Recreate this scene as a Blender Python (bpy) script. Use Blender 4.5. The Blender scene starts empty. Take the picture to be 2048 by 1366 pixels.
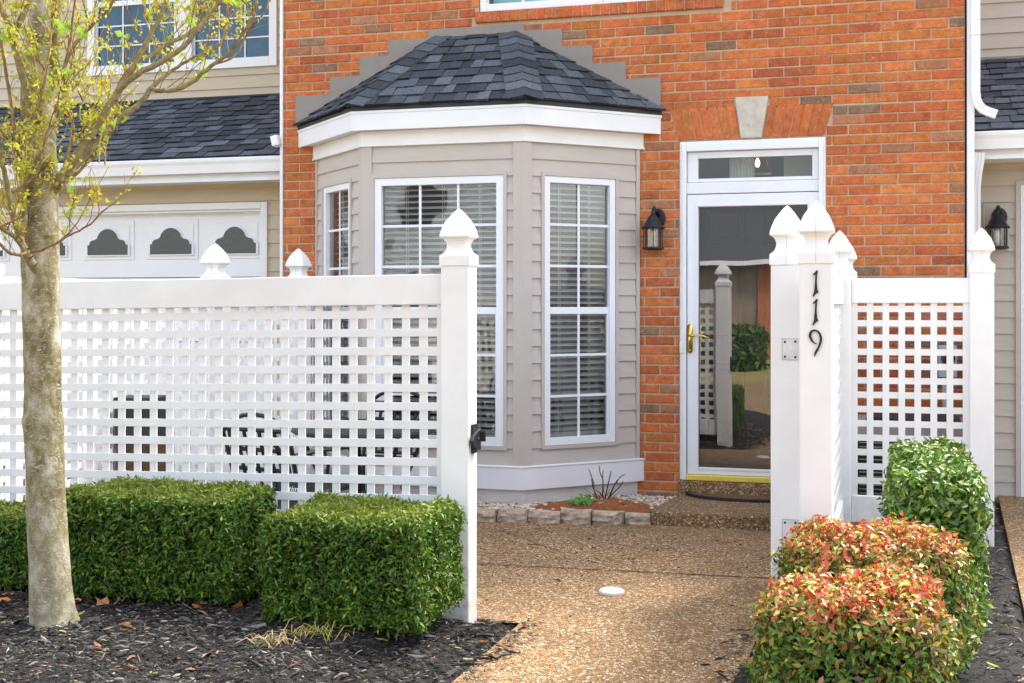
import bpy, math, random
import numpy as np
from mathutils import Vector, Matrix
from mathutils.noise import noise as pnoise
random.seed(7); RNG = np.random.default_rng(7)
S = bpy.context.scene
COL = S.collection
R = math.radians
# ---------------------------------------------------------------- camera maths
TH = R(16.27); F = 2560.0; YH = 608.0; CZ = 1.40
def gx(px, Y):                       # pixel column on the plane at distance Y -> X
    return Y * math.tan(math.atan((px - 1024) / F) - TH)
def dep(x, y): return -x * math.sin(TH) + y * math.cos(TH)
def gz(py, x, y): return CZ + (YH - py) * dep(x, y) / F
def at(px, py, Y):
    x = gx(px, Y); return x, gz(py, x, Y)
def ad(px, py, d):                   # pixel at depth d -> world point
    l = (px - 1024) / F * d
    return Vector((-d * math.sin(TH) + l * math.cos(TH), d * math.cos(TH) + l * math.sin(TH), CZ + (YH - py) * d / F))
# ---------------------------------------------------------------- materials
def lin(r, g, b):
    f = lambda c: (c / 255 / 12.92) if c / 255 <= .04045 else ((c / 255 + .055) / 1.055) ** 2.4
    return (f(r), f(g), f(b))
def nd(nt, t, **k):
    n = nt.nodes.new(t)
    for a, v in k.items():
        if a.startswith('i_'): n.inputs[a[2:].replace('_', ' ')].default_value = v
        else: setattr(n, a, v)
    return n
def ramp(nt, stops, interp='LINEAR'):
    n = nt.nodes.new('ShaderNodeValToRGB'); cr = n.color_ramp; cr.interpolation = interp
    while len(cr.elements) > 1: cr.elements.remove(cr.elements[-1])
    cr.elements[0].position = stops[0][0]; cr.elements[0].color = (*stops[0][1], 1)
    for p, c in stops[1:]:
        e = cr.elements.new(p); e.color = (*c, 1)
    return n
def newmat(name):
    m = bpy.data.materials.new(name); m.use_nodes = True
    nt = m.node_tree
    return m, nt, nt.nodes['Principled BSDF'], nt.nodes['Material Output']
def pm(name, base=(.5, .5, .5), rough=.55, var=.12, scale=12., bump=0., bscale=60., attr=False, spec=.4, transl=0., metal=0., stretch=None, detail=4.):
    m, nt, b, out = newmat(name); L = nt.links.new
    b.inputs['Roughness'].default_value = rough; b.inputs['Metallic'].default_value = metal
    b.inputs['Specular IOR Level'].default_value = spec
    tc = nd(nt, 'ShaderNodeTexCoord'); src = tc.outputs['Object']
    if stretch:
        mp = nd(nt, 'ShaderNodeMapping'); mp.inputs['Scale'].default_value = stretch; L(src, mp.inputs[0]); src = mp.outputs[0]
    nz = nd(nt, 'ShaderNodeTexNoise', i_Scale=scale, i_Detail=detail, i_Roughness=.6); L(src, nz.inputs['Vector'])
    mr = nd(nt, 'ShaderNodeMapRange'); mr.inputs['From Min'].default_value = .3; mr.inputs['From Max'].default_value = .7
    mr.inputs['To Min'].default_value = 1 - var; mr.inputs['To Max'].default_value = 1 + var; L(nz.outputs['Fac'], mr.inputs['Value'])
    mx = nd(nt, 'ShaderNodeMix', data_type='RGBA', blend_type='MULTIPLY'); mx.inputs[0].default_value = 1
    if attr:
        at_ = nd(nt, 'ShaderNodeAttribute', attribute_name='Col'); L(at_.outputs['Color'], mx.inputs[6])
    else: mx.inputs[6].default_value = (*base, 1)
    L(mr.outputs[0], mx.inputs[7]); L(mx.outputs[2], b.inputs['Base Color'])
    if bump:
        n2 = nd(nt, 'ShaderNodeTexNoise', i_Scale=bscale, i_Detail=5.); L(src, n2.inputs['Vector'])
        bp = nd(nt, 'ShaderNodeBump', i_Strength=bump, i_Distance=.01); L(n2.outputs['Fac'], bp.inputs['Height']); L(bp.outputs[0], b.inputs['Normal'])
    if transl:
        tr = nd(nt, 'ShaderNodeBsdfTranslucent'); L(mx.outputs[2], tr.inputs['Color'])
        ms = nd(nt, 'ShaderNodeMixShader'); ms.inputs[0].default_value = transl
        L(b.outputs[0], ms.inputs[1]); L(tr.outputs[0], ms.inputs[2]); L(ms.outputs[0], out.inputs[0])
    return m
def glass(name, boost=.06, tint=(1, 1, 1), wob=0., wsc=3., mul=1.):
    m, nt, b, out = newmat(name); L = nt.links.new; nt.nodes.remove(b)
    fr = nd(nt, 'ShaderNodeFresnel', i_IOR=1.5)
    ma = nd(nt, 'ShaderNodeMath', operation='MULTIPLY_ADD'); ma.inputs[1].default_value = 1.6 * mul; ma.inputs[2].default_value = boost; ma.use_clamp = True
    L(fr.outputs[0], ma.inputs[0])
    gl = nd(nt, 'ShaderNodeBsdfGlossy', i_Roughness=.0); tr = nd(nt, 'ShaderNodeBsdfTransparent'); tr.inputs[0].default_value = (*tint, 1)
    ms = nd(nt, 'ShaderNodeMixShader'); L(ma.outputs[0], ms.inputs[0]); L(tr.outputs[0], ms.inputs[1]); L(gl.outputs[0], ms.inputs[2]); L(ms.outputs[0], out.inputs[0])
    if wob:
        tc = nd(nt, 'ShaderNodeTexCoord'); nz = nd(nt, 'ShaderNodeTexNoise', i_Scale=wsc, i_Detail=1.); L(tc.outputs['Object'], nz.inputs['Vector'])
        bp = nd(nt, 'ShaderNodeBump', i_Strength=1., i_Distance=wob); L(nz.outputs['Fac'], bp.inputs['Height']); L(bp.outputs[0], gl.inputs['Normal'])
    return m
def brickmat():
    m, nt, b, out = newmat('brick'); L = nt.links.new
    b.inputs['Roughness'].default_value = .85; b.inputs['Specular IOR Level'].default_value = .2
    tc = nd(nt, 'ShaderNodeTexCoord'); a = nd(nt, 'ShaderNodeAttribute', attribute_name='Col')
    nz = nd(nt, 'ShaderNodeTexNoise', i_Scale=18., i_Detail=6., i_Roughness=.7); L(tc.outputs['Object'], nz.inputs[0])
    r1 = ramp(nt, [(.28, (.64, .60, .58)), (.5, (1, 1, 1)), (.72, (1.3, 1.4, 1.45))]); L(nz.outputs['Fac'], r1.inputs[0])
    mx = nd(nt, 'ShaderNodeMix', data_type='RGBA', blend_type='MULTIPLY'); mx.inputs[0].default_value = 1
    L(a.outputs['Color'], mx.inputs[6]); L(r1.outputs[0], mx.inputs[7])
    # pale flecks and scuffs in the clay
    mp = nd(nt, 'ShaderNodeMapping'); mp.inputs['Scale'].default_value = (1, 1, 1.9); L(tc.outputs['Object'], mp.inputs[0])
    n2 = nd(nt, 'ShaderNodeTexNoise', i_Scale=30., i_Detail=6., i_Roughness=.7, i_Distortion=2.4); L(mp.outputs[0], n2.inputs[0])
    r2 = ramp(nt, [(.555, (0, 0, 0)), (.66, (.62, .62, .62))]); L(n2.outputs['Fac'], r2.inputs[0])
    m2 = nd(nt, 'ShaderNodeMix', data_type='RGBA'); L(r2.outputs[0], m2.inputs[0]); L(mx.outputs[2], m2.inputs[6]); m2.inputs[7].default_value = (.72, .46, .34, 1)
    n3 = nd(nt, 'ShaderNodeTexNoise', i_Scale=75., i_Detail=3.); L(tc.outputs['Object'], n3.inputs[0])
    r3 = ramp(nt, [(.27, (.6, .6, .6)), (.34, (0, 0, 0))]); L(n3.outputs['Fac'], r3.inputs[0])
    m3 = nd(nt, 'ShaderNodeMix', data_type='RGBA'); L(r3.outputs[0], m3.inputs[0]); L(m2.outputs[2], m3.inputs[6]); m3.inputs[7].default_value = (.14, .05, .03, 1)
    nw = nd(nt, 'ShaderNodeTexNoise', i_Scale=1.3, i_Detail=5., i_Roughness=.6); L(tc.outputs['Object'], nw.inputs[0])
    rw = ramp(nt, [(.32, (.82, .80, .79)), (.52, (1, 1, 1)), (.7, (1.1, 1.13, 1.16))]); L(nw.outputs['Fac'], rw.inputs[0])
    mw = nd(nt, 'ShaderNodeMix', data_type='RGBA', blend_type='MULTIPLY'); mw.inputs[0].default_value = 1; L(m3.outputs[2], mw.inputs[6]); L(rw.outputs[0], mw.inputs[7])
    L(mw.outputs[2], b.inputs['Base Color'])
    bp = nd(nt, 'ShaderNodeBump', i_Strength=.5, i_Distance=.004); L(n2.outputs['Fac'], bp.inputs['Height']); L(bp.outputs[0], b.inputs['Normal'])
    return m
def aggmat(name, stain=1., tone=1.):
    m, nt, b, out = newmat(name); L = nt.links.new
    b.inputs['Roughness'].default_value = .8; b.inputs['Specular IOR Level'].default_value = .3
    tc = nd(nt, 'ShaderNodeTexCoord')
    nz = nd(nt, 'ShaderNodeTexNoise', i_Scale=30., i_Detail=2.); L(tc.outputs['Object'], nz.inputs[0])
    ad_ = nd(nt, 'ShaderNodeVectorMath', operation='MULTIPLY_ADD'); ad_.inputs[1].default_value = (.02, .02, .02)
    L(nz.outputs['Color'], ad_.inputs[0]); L(tc.outputs['Object'], ad_.inputs[2])
    v = nd(nt, 'ShaderNodeTexVoronoi', i_Scale=106.); v.feature = 'F1'; L(ad_.outputs[0], v.inputs['Vector'])
    vd = nd(nt, 'ShaderNodeTexVoronoi', i_Scale=106.); vd.feature = 'DISTANCE_TO_EDGE'; L(ad_.outputs[0], vd.inputs['Vector'])
    sp = nd(nt, 'ShaderNodeSeparateColor'); L(v.outputs['Color'], sp.inputs[0])
    t = tone
    rc = ramp(nt, [(0, (.17*t, .10*t, .045*t)), (.25, (.28*t, .165*t, .07*t)), (.5, (.37*t, .228*t, .108*t)), (.72, (.44*t, .30*t, .16*t)), (.88, (.56*t, .42*t, .26*t)), (1, (.80*t, .72*t, .60*t))]); L(sp.outputs[0], rc.inputs[0])
    re = ramp(nt, [(.02, (.36, .29, .23)), (.16, (1, 1, 1))]); L(vd.outputs['Distance'], re.inputs[0])
    mx = nd(nt, 'ShaderNodeMix', data_type='RGBA', blend_type='MULTIPLY'); mx.inputs[0].default_value = 1; L(rc.outputs[0], mx.inputs[6]); L(re.outputs[0], mx.inputs[7])
    ns = nd(nt, 'ShaderNodeTexNoise', i_Scale=1.6, i_Detail=6., i_Roughness=.65); L(tc.outputs['Object'], ns.inputs[0])
    rs = ramp(nt, [(.3, (.74, .73, .73)), (.5, (.97, .96, .94)), (.7, (1.1, 1.08, 1.05))]); L(ns.outputs['Fac'], rs.inputs[0])
    m2 = nd(nt, 'ShaderNodeMix', data_type='RGBA', blend_type='MULTIPLY'); m2.inputs[0].default_value = stain; L(mx.outputs[2], m2.inputs[6]); L(rs.outputs[0], m2.inputs[7])
    L(m2.outputs[2], b.inputs['Base Color'])
    bp = nd(nt, 'ShaderNodeBump', i_Strength=.9, i_Distance=.006); L(vd.outputs['Distance'], bp.inputs['Height']); L(bp.outputs[0], b.inputs['Normal'])
    return m
def barkmat():
    m, nt, b, out = newmat('bark'); L = nt.links.new
    b.inputs['Roughness'].default_value = .85; b.inputs['Specular IOR Level'].default_value = .2
    tc = nd(nt, 'ShaderNodeTexCoord')
    mp = nd(nt, 'ShaderNodeMapping'); mp.inputs['Scale'].default_value = (1.4, 1.4, .8); L(tc.outputs['Object'], mp.inputs[0])
    n1 = nd(nt, 'ShaderNodeTexNoise', i_Scale=9., i_Detail=6., i_Roughness=.65); L(mp.outputs[0], n1.inputs[0])
    r1 = ramp(nt, [(.32, (.07, .06, .04)), (.42, (.16, .135, .055)), (.50, (.225, .195, .10)), (.58, (.33, .30, .205)), (.70, (.50, .47, .40))]); L(n1.outputs['Fac'], r1.inputs[0])
    mp2 = nd(nt, 'ShaderNodeMapping'); mp2.inputs['Scale'].default_value = (1, 1, 2.2); L(tc.outputs['Object'], mp2.inputs[0])
    n2 = nd(nt, 'ShaderNodeTexNoise', i_Scale=30., i_Detail=5., i_Distortion=2.2); L(mp2.outputs[0], n2.inputs[0])
    r2 = ramp(nt, [(.54, (0, 0, 0)), (.68, (.7, .7, .7))]); L(n2.outputs['Fac'], r2.inputs[0])
    mx = nd(nt, 'ShaderNodeMix', data_type='RGBA'); L(r2.outputs[0], mx.inputs[0]); L(r1.outputs[0], mx.inputs[6]); mx.inputs[7].default_value = (.48, .45, .39, 1)
    n3 = nd(nt, 'ShaderNodeTexNoise', i_Scale=5., i_Detail=3.); L(mp2.outputs[0], n3.inputs[0])
    r3 = ramp(nt, [(.30, (.8, .8, .8)), (.36, (0, 0, 0))]); L(n3.outputs['Fac'], r3.inputs[0])
    m3 = nd(nt, 'ShaderNodeMix', data_type='RGBA'); L(r3.outputs[0], m3.inputs[0]); L(mx.outputs[2], m3.inputs[6]); m3.inputs[7].default_value = (.12, .07, .04, 1)
    # dusty pale foot of the trunk
    sz = nd(nt, 'ShaderNodeSeparateXYZ'); L(tc.outputs['Object'], sz.inputs[0])
    mr = nd(nt, 'ShaderNodeMapRange'); mr.inputs['From Min'].default_value = .02; mr.inputs['From Max'].default_value = .7; mr.inputs['To Min'].default_value = .28; mr.inputs['To Max'].default_value = 0; L(sz.outputs[2], mr.inputs[0])
    m4 = nd(nt, 'ShaderNodeMix', data_type='RGBA'); L(mr.outputs[0], m4.inputs[0]); L(m3.outputs[2], m4.inputs[6]); m4.inputs[7].default_value = (.44, .40, .33, 1)
    L(m4.outputs[2], b.inputs['Base Color'])
    bp = nd(nt, 'ShaderNodeBump', i_Strength=1., i_Distance=.014); L(n1.outputs['Fac'], bp.inputs['Height'])
    b2 = nd(nt, 'ShaderNodeBump', i_Strength=.6, i_Distance=.003); L(n2.outputs['Fac'], b2.inputs['Height']); L(bp.outputs[0], b2.inputs['Normal']); L(b2.outputs[0], b.inputs['Normal'])
    return m
WHITE = pm('white_vinyl', (.80, .795, .798), .38, .045, 5, .02, 90)
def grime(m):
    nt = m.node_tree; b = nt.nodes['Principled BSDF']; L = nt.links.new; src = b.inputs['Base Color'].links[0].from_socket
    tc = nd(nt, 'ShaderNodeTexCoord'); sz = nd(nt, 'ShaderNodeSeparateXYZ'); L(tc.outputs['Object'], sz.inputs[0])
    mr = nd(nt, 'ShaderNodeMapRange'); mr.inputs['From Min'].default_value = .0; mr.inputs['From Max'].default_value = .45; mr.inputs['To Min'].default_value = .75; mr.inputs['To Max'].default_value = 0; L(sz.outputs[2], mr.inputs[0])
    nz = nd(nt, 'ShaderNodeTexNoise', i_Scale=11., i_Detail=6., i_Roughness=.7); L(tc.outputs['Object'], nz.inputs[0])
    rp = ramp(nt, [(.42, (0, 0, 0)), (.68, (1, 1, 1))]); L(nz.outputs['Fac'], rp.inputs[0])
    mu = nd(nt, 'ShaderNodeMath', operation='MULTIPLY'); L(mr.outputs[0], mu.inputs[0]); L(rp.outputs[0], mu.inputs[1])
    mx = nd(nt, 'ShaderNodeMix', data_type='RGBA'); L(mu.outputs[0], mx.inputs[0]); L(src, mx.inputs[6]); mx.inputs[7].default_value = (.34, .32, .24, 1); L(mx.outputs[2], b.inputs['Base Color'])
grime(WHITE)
TRIM = pm('white_trim', (.77, .79, .83), .42, .03, 4, .03, 70)
WFRAME = pm('white_window_frame', (.78, .80, .845), .35, .02, 4)
SIDING = pm('beige_siding', (.50, .455, .415), .6, .045, 5, .12, 40, stretch=(1, 1, 6))
SIDING2 = pm('bounce_lit_siding', (.53, .455, .345), .6, .045, 5, .12, 40, stretch=(1, 1, 6))  # beige siding with the warm bounced light put into its colour
CORNERB = pm('beige_corner_board', (.49, .445, .405), .6, .04, 5, .06, 60)
FLASH = pm('taupe_flashing', (.245, .22, .20), .5, .08, 6, .05, 30)
BRICK = brickmat()
MORTAR = pm('mortar', (.50, .38, .27), .95, .18, 14, .6, 160)
STONE = pm('keystone', (.53, .49, .43), .8, .16, 16, .4, 70)
SHING = pm('asphalt_shingle', rough=.9, var=.3, scale=55, bump=.7, bscale=260, attr=True, spec=.15)
DRIP = pm('dark_drip_edge', (.018, .02, .025), .45, .1, 5)
BLACKM = pm('black_metal', (.012, .014, .018), .42, .25, 30, .15, 160)
BRASS = pm('polished_brass', (.78, .55, .14), .22, .1, 20, metal=1.)
YSILL = pm('brass_sill', (.80, .64, .12), .35, .08, 12, metal=.35)
GLASSB = glass('bay_glass', .11, (.96, 1., .99), .0035, 2.6)
GLASSD = glass('door_glass', .15, (.80, .85, .86), .0012, 1.6)
GLASST = glass('transom_glass', .0, (.9, .95, .95), .001, 2.)
GLASSU = glass('upper_glass', .02, (.6, .9, 1.), .003, 2., mul=.5)
GLASSL = glass('lantern_glass', .04, (.95, .95, .92))
DARKG = pm('dark_glazing', (.020, .020, .020), .04, .3, 5, spec=.8)
BLIND = pm('white_blind', (.86, .86, .85), .5, .03, 8, transl=.2)
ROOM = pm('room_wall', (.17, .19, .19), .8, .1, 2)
SCREEN = pm('sky_tint_screen', (.014, .13, .20), .8, .6, 3, spec=.1)  # insect screen with the blue sky reflection put into its colour
IDOOR = pm('charcoal_door', (.017, .020, .028), .35, .1, 6, .05, 30)
AGG = aggmat('exposed_aggregate')
AGG2 = aggmat('dirty_aggregate', 1., .92)
MULCH = pm('mulch_soil', (.016, .014, .013), .95, .5, 30, 1., 90)
CHIP = pm('mulch_chip', rough=.85, var=.25, scale=60, attr=True, spec=.2)
LEAFH = pm('yew_leaf', rough=.5, var=.15, scale=9, attr=True, spec=.35, transl=.25)
LEAFP = pm('broad_leaf', rough=.38, var=.12, scale=14, attr=True, spec=.4, transl=.15)
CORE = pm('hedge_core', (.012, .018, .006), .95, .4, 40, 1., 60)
BARK = barkmat()
TWIG = pm('twig_bark', rough=.8, var=.25, scale=40, attr=True, spec=.2, bump=.3, bscale=120)
BUD = pm('spring_bud', rough=.55, var=.15, scale=30, attr=True, spec=.3, transl=.45)
PAVER = pm('edging_stone', (.44, .355, .27), .9, .35, 16, 1., 45)
FOUND = pm('foundation', (.62, .61, .60), .85, .12, 6, .5, 25, stretch=(1, 1, 3))
LAWN = pm('lawn_grass', (.27, .24, .07), .95, .35, 3, 1., 60)
RUST = pm('rust_mulch', (.26, .085, .03), .95, .4, 50, 1., 90)
PEB = pm('pebble', rough=.7, var=.15, scale=40, attr=True)
RUBBER = pm('black_rubber', (.013, .015, .018), .6, .2, 30, .4, 120)
IRON = pm('wrought_iron', (.010, .012, .015), .45, .2, 30)
WICK = pm('brown_wicker', (.075, .042, .02), .7, .5, 40, 1., 60, stretch=(1, 1, 3))
TERRA = pm('terracotta', (.38, .13, .05), .8, .15, 12, .2, 60)
ACGREY = pm('grey_casing', (.30, .29, .285), .5, .06, 8)
ACDARK = pm('dark_grille', (.012, .012, .014), .6, .2, 30)
METER = pm('meter_grey', (.45, .50, .56), .4, .06, 8)
GROOF = pm('far_roof', (.07, .072, .078), .9, .3, 20, .5, 60)
SEAM = pm('mold_seam', (.42, .38, .33), .8, .3, 20)
ZINC = pm('galvanised_plate', (.66, .66, .67), .45, .12, 20)
m_, nt_, b_, o_ = newmat('lit_bulb'); b_.inputs['Emission Color'].default_value = (1, .50, .14, 1); b_.inputs['Emission Strength'].default_value = 2.2; BULB = m_
CANDLE = pm('candle_sleeve', (.72, .62, .48), .5, .25, 25)
FROST = pm('frosted_bulb', (.82, .82, .78), .35, .03, 10)
# ---------------------------------------------------------------- mesh builder
def chain_loc(o):
    v = Vector((0, 0, 0))
    while o is not None: v += o.location; o = o.parent
    return v
class MB:
    def __init__(s): s.v = []; s.f = []; s.c = []; s.col = (1, 1, 1)
    def face(s, pts, col=None):
        i = len(s.v); s.v.extend([tuple(p) for p in pts]); s.f.append(tuple(range(i, i + len(pts)))); s.c.append(col or s.col)
    def add(s, vs, fs, col=None):
        i = len(s.v); s.v.extend([tuple(p) for p in vs])
        for f in fs: s.f.append(tuple(i + k for k in f)); s.c.append(col or s.col)
    def box(s, x0, x1, y0, y1, z0, z1, M=None, col=None):
        vs = [(x, y, z) for z in (z0, z1) for y in (y0, y1) for x in (x0, x1)]
        if M: vs = [M(*p) if callable(M) else M @ Vector(p) for p in vs]
        s.add(vs, [(0, 2, 3, 1), (4, 5, 7, 6), (0, 1, 5, 4), (2, 6, 7, 3), (0, 4, 6, 2), (1, 3, 7, 5)], col)
    def prism(s, poly, a, b, M=None, col=None):      # poly in (u,z), extruded from w=a to w=b; M maps (u,w,z)
        n = len(poly); fn = M or (lambda u, w, z: (u, w, z))
        vs = [fn(u, a, z) for u, z in poly] + [fn(u, b, z) for u, z in poly]
        fs = [tuple(range(n)), tuple(range(2 * n - 1, n - 1, -1))] + [(i, i + n, (i + 1) % n + n, (i + 1) % n) for i in range(n)]
        s.add(vs, fs, col)
    def tube(s, pts, rad, n=6, cap=True, col=None, flat=1.):
        pts = [Vector(p) for p in pts]; N = len(pts)
        if not hasattr(rad, '__len__'): rad = [rad] * N
        t = (pts[1] - pts[0]).normalized()
        a = t.cross(Vector((0, 0, 1)) if abs(t.z) < .9 else Vector((1, 0, 0))).normalized()
        base = len(s.v); vs = []
        for i in range(N):
            t = (pts[min(i + 1, N - 1)] - pts[max(i - 1, 0)]).normalized()
            a = (a - t * a.dot(t)).normalized(); b = t.cross(a)
            for k in range(n):
                an = 2 * math.pi * k / n
                vs.append(pts[i] + a * (rad[i] * math.cos(an)) + b * (rad[i] * flat * math.sin(an)))
        fs = [(i * n + k, i * n + (k + 1) % n, (i + 1) * n + (k + 1) % n, (i + 1) * n + k) for i in range(N - 1) for k in range(n)]
        if cap: fs += [tuple(range(n - 1, -1, -1)), tuple((N - 1) * n + k for k in range(n))]
        s.add(vs, fs, col)
    def lathe(s, prof, c=(0, 0, 0), n=24, rot=0., sq=False, col=None, sx=1., sy=1.):
        q = math.sqrt(2) if sq else 1; vs = []
        for r, z in prof:
            for k in range(n):
                an = rot + 2 * math.pi * k / n
                vs.append((c[0] + r * q * math.cos(an) * sx, c[1] + r * q * math.sin(an) * sy, c[2] + z))
        N = len(prof)
        fs = [(i * n + k, i * n + (k + 1) % n, (i + 1) * n + (k + 1) % n, (i + 1) * n + k) for i in range(N - 1) for k in range(n)]
        fs += [tuple(range(n - 1, -1, -1)), tuple((N - 1) * n + k for k in range(n))]
        s.add(vs, fs, col)
    def build(s, name, mat, parent=None, smooth=False, bevel=0., attr=False, seg=2):
        me = bpy.data.meshes.new(name); off = chain_loc(parent)
        me.from_pydata([tuple(Vector(v) - off) for v in s.v], [], s.f); me.update()
        if attr:
            a = me.attributes.new('Col', 'FLOAT_COLOR', 'FACE')
            a.data.foreach_set('color', np.array([(*c, 1) for c in s.c], dtype=np.float32).ravel())
        if smooth: me.polygons.foreach_set('use_smooth', [True] * len(me.polygons))
        me.materials.append(mat)
        o = bpy.data.objects.new(name, me); COL.objects.link(o)
        if parent is not None: o.parent = parent
        if bevel:
            bm_ = o.modifiers.new('bevel', 'BEVEL'); bm_.width = bevel; bm_.segments = seg; bm_.limit_method = 'ANGLE'; bm_.angle_limit = R(40)
            w = o.modifiers.new('wn', 'WEIGHTED_NORMAL') if smooth else None
        return o
def tag(o, label=None, cat=None, group=None, kind=None):
    if label: o['label'] = label
    if cat: o['category'] = cat
    if group: o['group'] = group
    if kind: o['kind'] = kind
    return o
def thing(name, loc, label, cat, group=None):
    o = bpy.data.objects.new(name, None); o.empty_display_size = .1; COL.objects.link(o); o.location = loc
    return tag(o, label, cat, group)
def copy_tree(o, parent=None):
    c = o.copy(); COL.objects.link(c); c.parent = parent
    for ch in list(o.children): copy_tree(ch, c)
    return c
def frame(P0, P1, z=0., slope=0.):        # wall frame: (u along, w outward, z)
    P0 = Vector(P0); P1 = Vector(P1); d = (P1 - P0).normalized(); n = Vector((d.y, -d.x))
    def M(u, w, zz): return (P0.x + d.x * u + n.x * w, P0.y + d.y * u + n.y * w, z + zz + slope * u)
    M.len = (P1 - P0).length
    def upx(px):                          # pixel column -> u on this wall
        a = math.atan((px - 1024) / F) - TH; ta = math.tan(a)
        return (P0.y * ta - P0.x) / (d.x - d.y * ta)
    M.upx = upx
    M.zpx = lambda px, py: gz(py, *M(upx(px), 0, 0)[:2])
    return M
# leaves as folded kites, one mesh
def leafmesh(name, pts, nrm, size, cols, mat, parent=None, aspect=.4, droop=.25, roll=None):
    n = len(pts); off = np.array(chain_loc(parent))
    pts = np.asarray(pts, float) - off; nrm = np.asarray(nrm, float)
    nrm /= np.linalg.norm(nrm, axis=1)[:, None] + 1e-9
    rv = RNG.normal(size=(n, 3)); d = rv - (rv * nrm).sum(1)[:, None] * nrm
    d /= np.linalg.norm(d, axis=1)[:, None] + 1e-9
    sd = np.cross(nrm, d); size = np.asarray(size)[:, None]
    a = pts; b = pts + d * size; w = size * aspect * .5
    mid = pts + d * size * .45 - nrm * size * droop * .3
    b = b - nrm * size * droop
    l = mid + sd * w + nrm * w * .5; r = mid - sd * w + nrm * w * .5
    V = np.stack([a, r, b, l, mid], 1).reshape(-1, 3)
    me = bpy.data.meshes.new(name)
    k = np.arange(n)[:, None] * 5
    Fc = np.concatenate([k + 0, k + 1, k + 4, k + 1, k + 2, k + 4, k + 2, k + 3, k + 4, k + 3, k + 0, k + 4], 1).reshape(-1)
    me.vertices.add(len(V)); me.vertices.foreach_set('co', V.ravel().astype(np.float32))
    me.loops.add(len(Fc)); me.loops.foreach_set('vertex_index', Fc.astype(np.int32))
    nf = n * 4; me.polygons.add(nf); me.polygons.foreach_set('loop_start', np.arange(nf, dtype=np.int32) * 3); me.polygons.foreach_set('loop_total', np.full(nf, 3, np.int32))
    me.polygons.foreach_set('use_smooth', np.ones(nf, bool)); me.update(calc_edges=True)
    at_ = me.attributes.new('Col', 'FLOAT_COLOR', 'FACE')
    c4 = np.concatenate([np.asarray(cols), np.ones((n, 1))], 1).repeat(4, 0)
    at_.data.foreach_set('color', c4.astype(np.float32).ravel())
    me.materials.append(mat); o = bpy.data.objects.new(name, me); COL.objects.link(o)
    if parent is not None: o.parent = parent
    return o
def palette(n, cols, w, jit=.15):
    c = np.array(cols)[RNG.choice(len(cols), n, p=np.array(w) / sum(w))]
    return np.clip(c * (1 + RNG.normal(size=(n, 1)) * jit) , 0, 1)
# ================================================================ GROUND
def sheet(name, polys, z, mat, kind='structure'):
    mb = MB()
    for p in polys: mb.face([(x, y, z if len(q) == 0 else q[0]) for x, y, *q in p])
    return tag(mb.build(name, mat), kind=kind)
def rect(x0, x1, y0, y1): return [(x0, y0), (x1, y0), (x1, y1), (x0, y1)]
YW = 8.892
sheet('lawn', [rect(-90, 90, -90, 90)], -.05, LAWN)
sheet('patio', [rect(-12, -.05, 5.4, 9.6), rect(-1.54, -.52, 2.2, 5.4)], 0., AGG)
sheet('street', [rect(-40, 40, -6, 2.2)], -.004, AGG)
mb = MB()
for y0, y1 in ((2.2, 5), (5, 6.5), (6.5, 9.6)):
    e = lambda y: .55 + (y - 5.) * .045 if y > 5 else .55
    zz = lambda y: max(0, (y - 6.) / 3.5 * .07)
    mb.face([(e(y0), y0, zz(y0)), (6, y0, zz(y0)), (6, y1, zz(y1)), (e(y1), y1, zz(y1))])
for y0, y1 in ((2.2, 5), (5, 6.5), (6.5, 9.6)): mb.face([(e(y0), y0, zz(y0)), (e(y1), y1, zz(y1)), (e(y1), y1, -.06), (e(y0), y0, -.06)])
tag(mb.build('driveway', AGG), kind='structure')
mb = MB()
for a, b, w in (((940, 1128), (1560, 1158), .011), ((1130, 1108), (1000, 1060), .004)):
    P = [Vector((*ad(a[0] + (b[0] - a[0]) * t, a[1] + (b[1] - a[1]) * t, 1.4 * F / (a[1] + (b[1] - a[1]) * t - YH))[:2], .0035)) for t in [i / 24 for i in range(25)]]
    for p, q in zip(P, P[1:]):
        n_ = Vector((-(q - p).y, (q - p).x, 0)).normalized() * w * random.uniform(.35, .8); mb.face([p - n_, q - n_, q + n_, p + n_])
tag(mb.build('patio_joint', pm('joint_dirt', (.07, .05, .035), .95, .5, 20)), kind='structure')
def sm(t): t = min(1, max(0, t)); return t * t * (3 - 2 * t)
def h_left(x, y):
    e = -1.52 + .03 * math.sin(y * 7)
    return -.03 + (.03 + .135 * sm((e - x) / .6)) * sm((e - x) / .06) * sm((5.47 - y) / .06) * (0.45 + .55 * sm((5.42 - y) / .35)) * sm((y - 2.3) / .2 + 1) + .03 * math.exp(-((x + 3.11) ** 2 + (y - 4.29) ** 2) / .03) + .012 * pnoise(Vector((x * 5, y * 5, 0))) * sm((e - x) / .1)
def h_right(x, y):
    e0 = -.56 + .025 * math.sin(y * 6 + 1); e1 = .60 + (y - 6) * .045
    return -.03 + max(0, (y - 6) / 3.5 * .05) + .075 * sm((x - e0) / .10) * sm((e1 - x) / .08) + .012 * pnoise(Vector((x * 5, y * 5, 3)))
def field(mb, fn, x0, x1, y0, y1, st):
    nx = int((x1 - x0) / st); ny = int((y1 - y0) / st)
    vs = [(x0 + i * (x1 - x0) / nx, y0 + j * (y1 - y0) / ny) for j in range(ny + 1) for i in range(nx + 1)]
    vs = [(x, y, fn(x, y)) for x, y in vs]
    mb.add(vs, [(j * (nx + 1) + i, j * (nx + 1) + i + 1, (j + 1) * (nx + 1) + i + 1, (j + 1) * (nx + 1) + i) for j in range(ny) for i in range(nx)])
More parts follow.
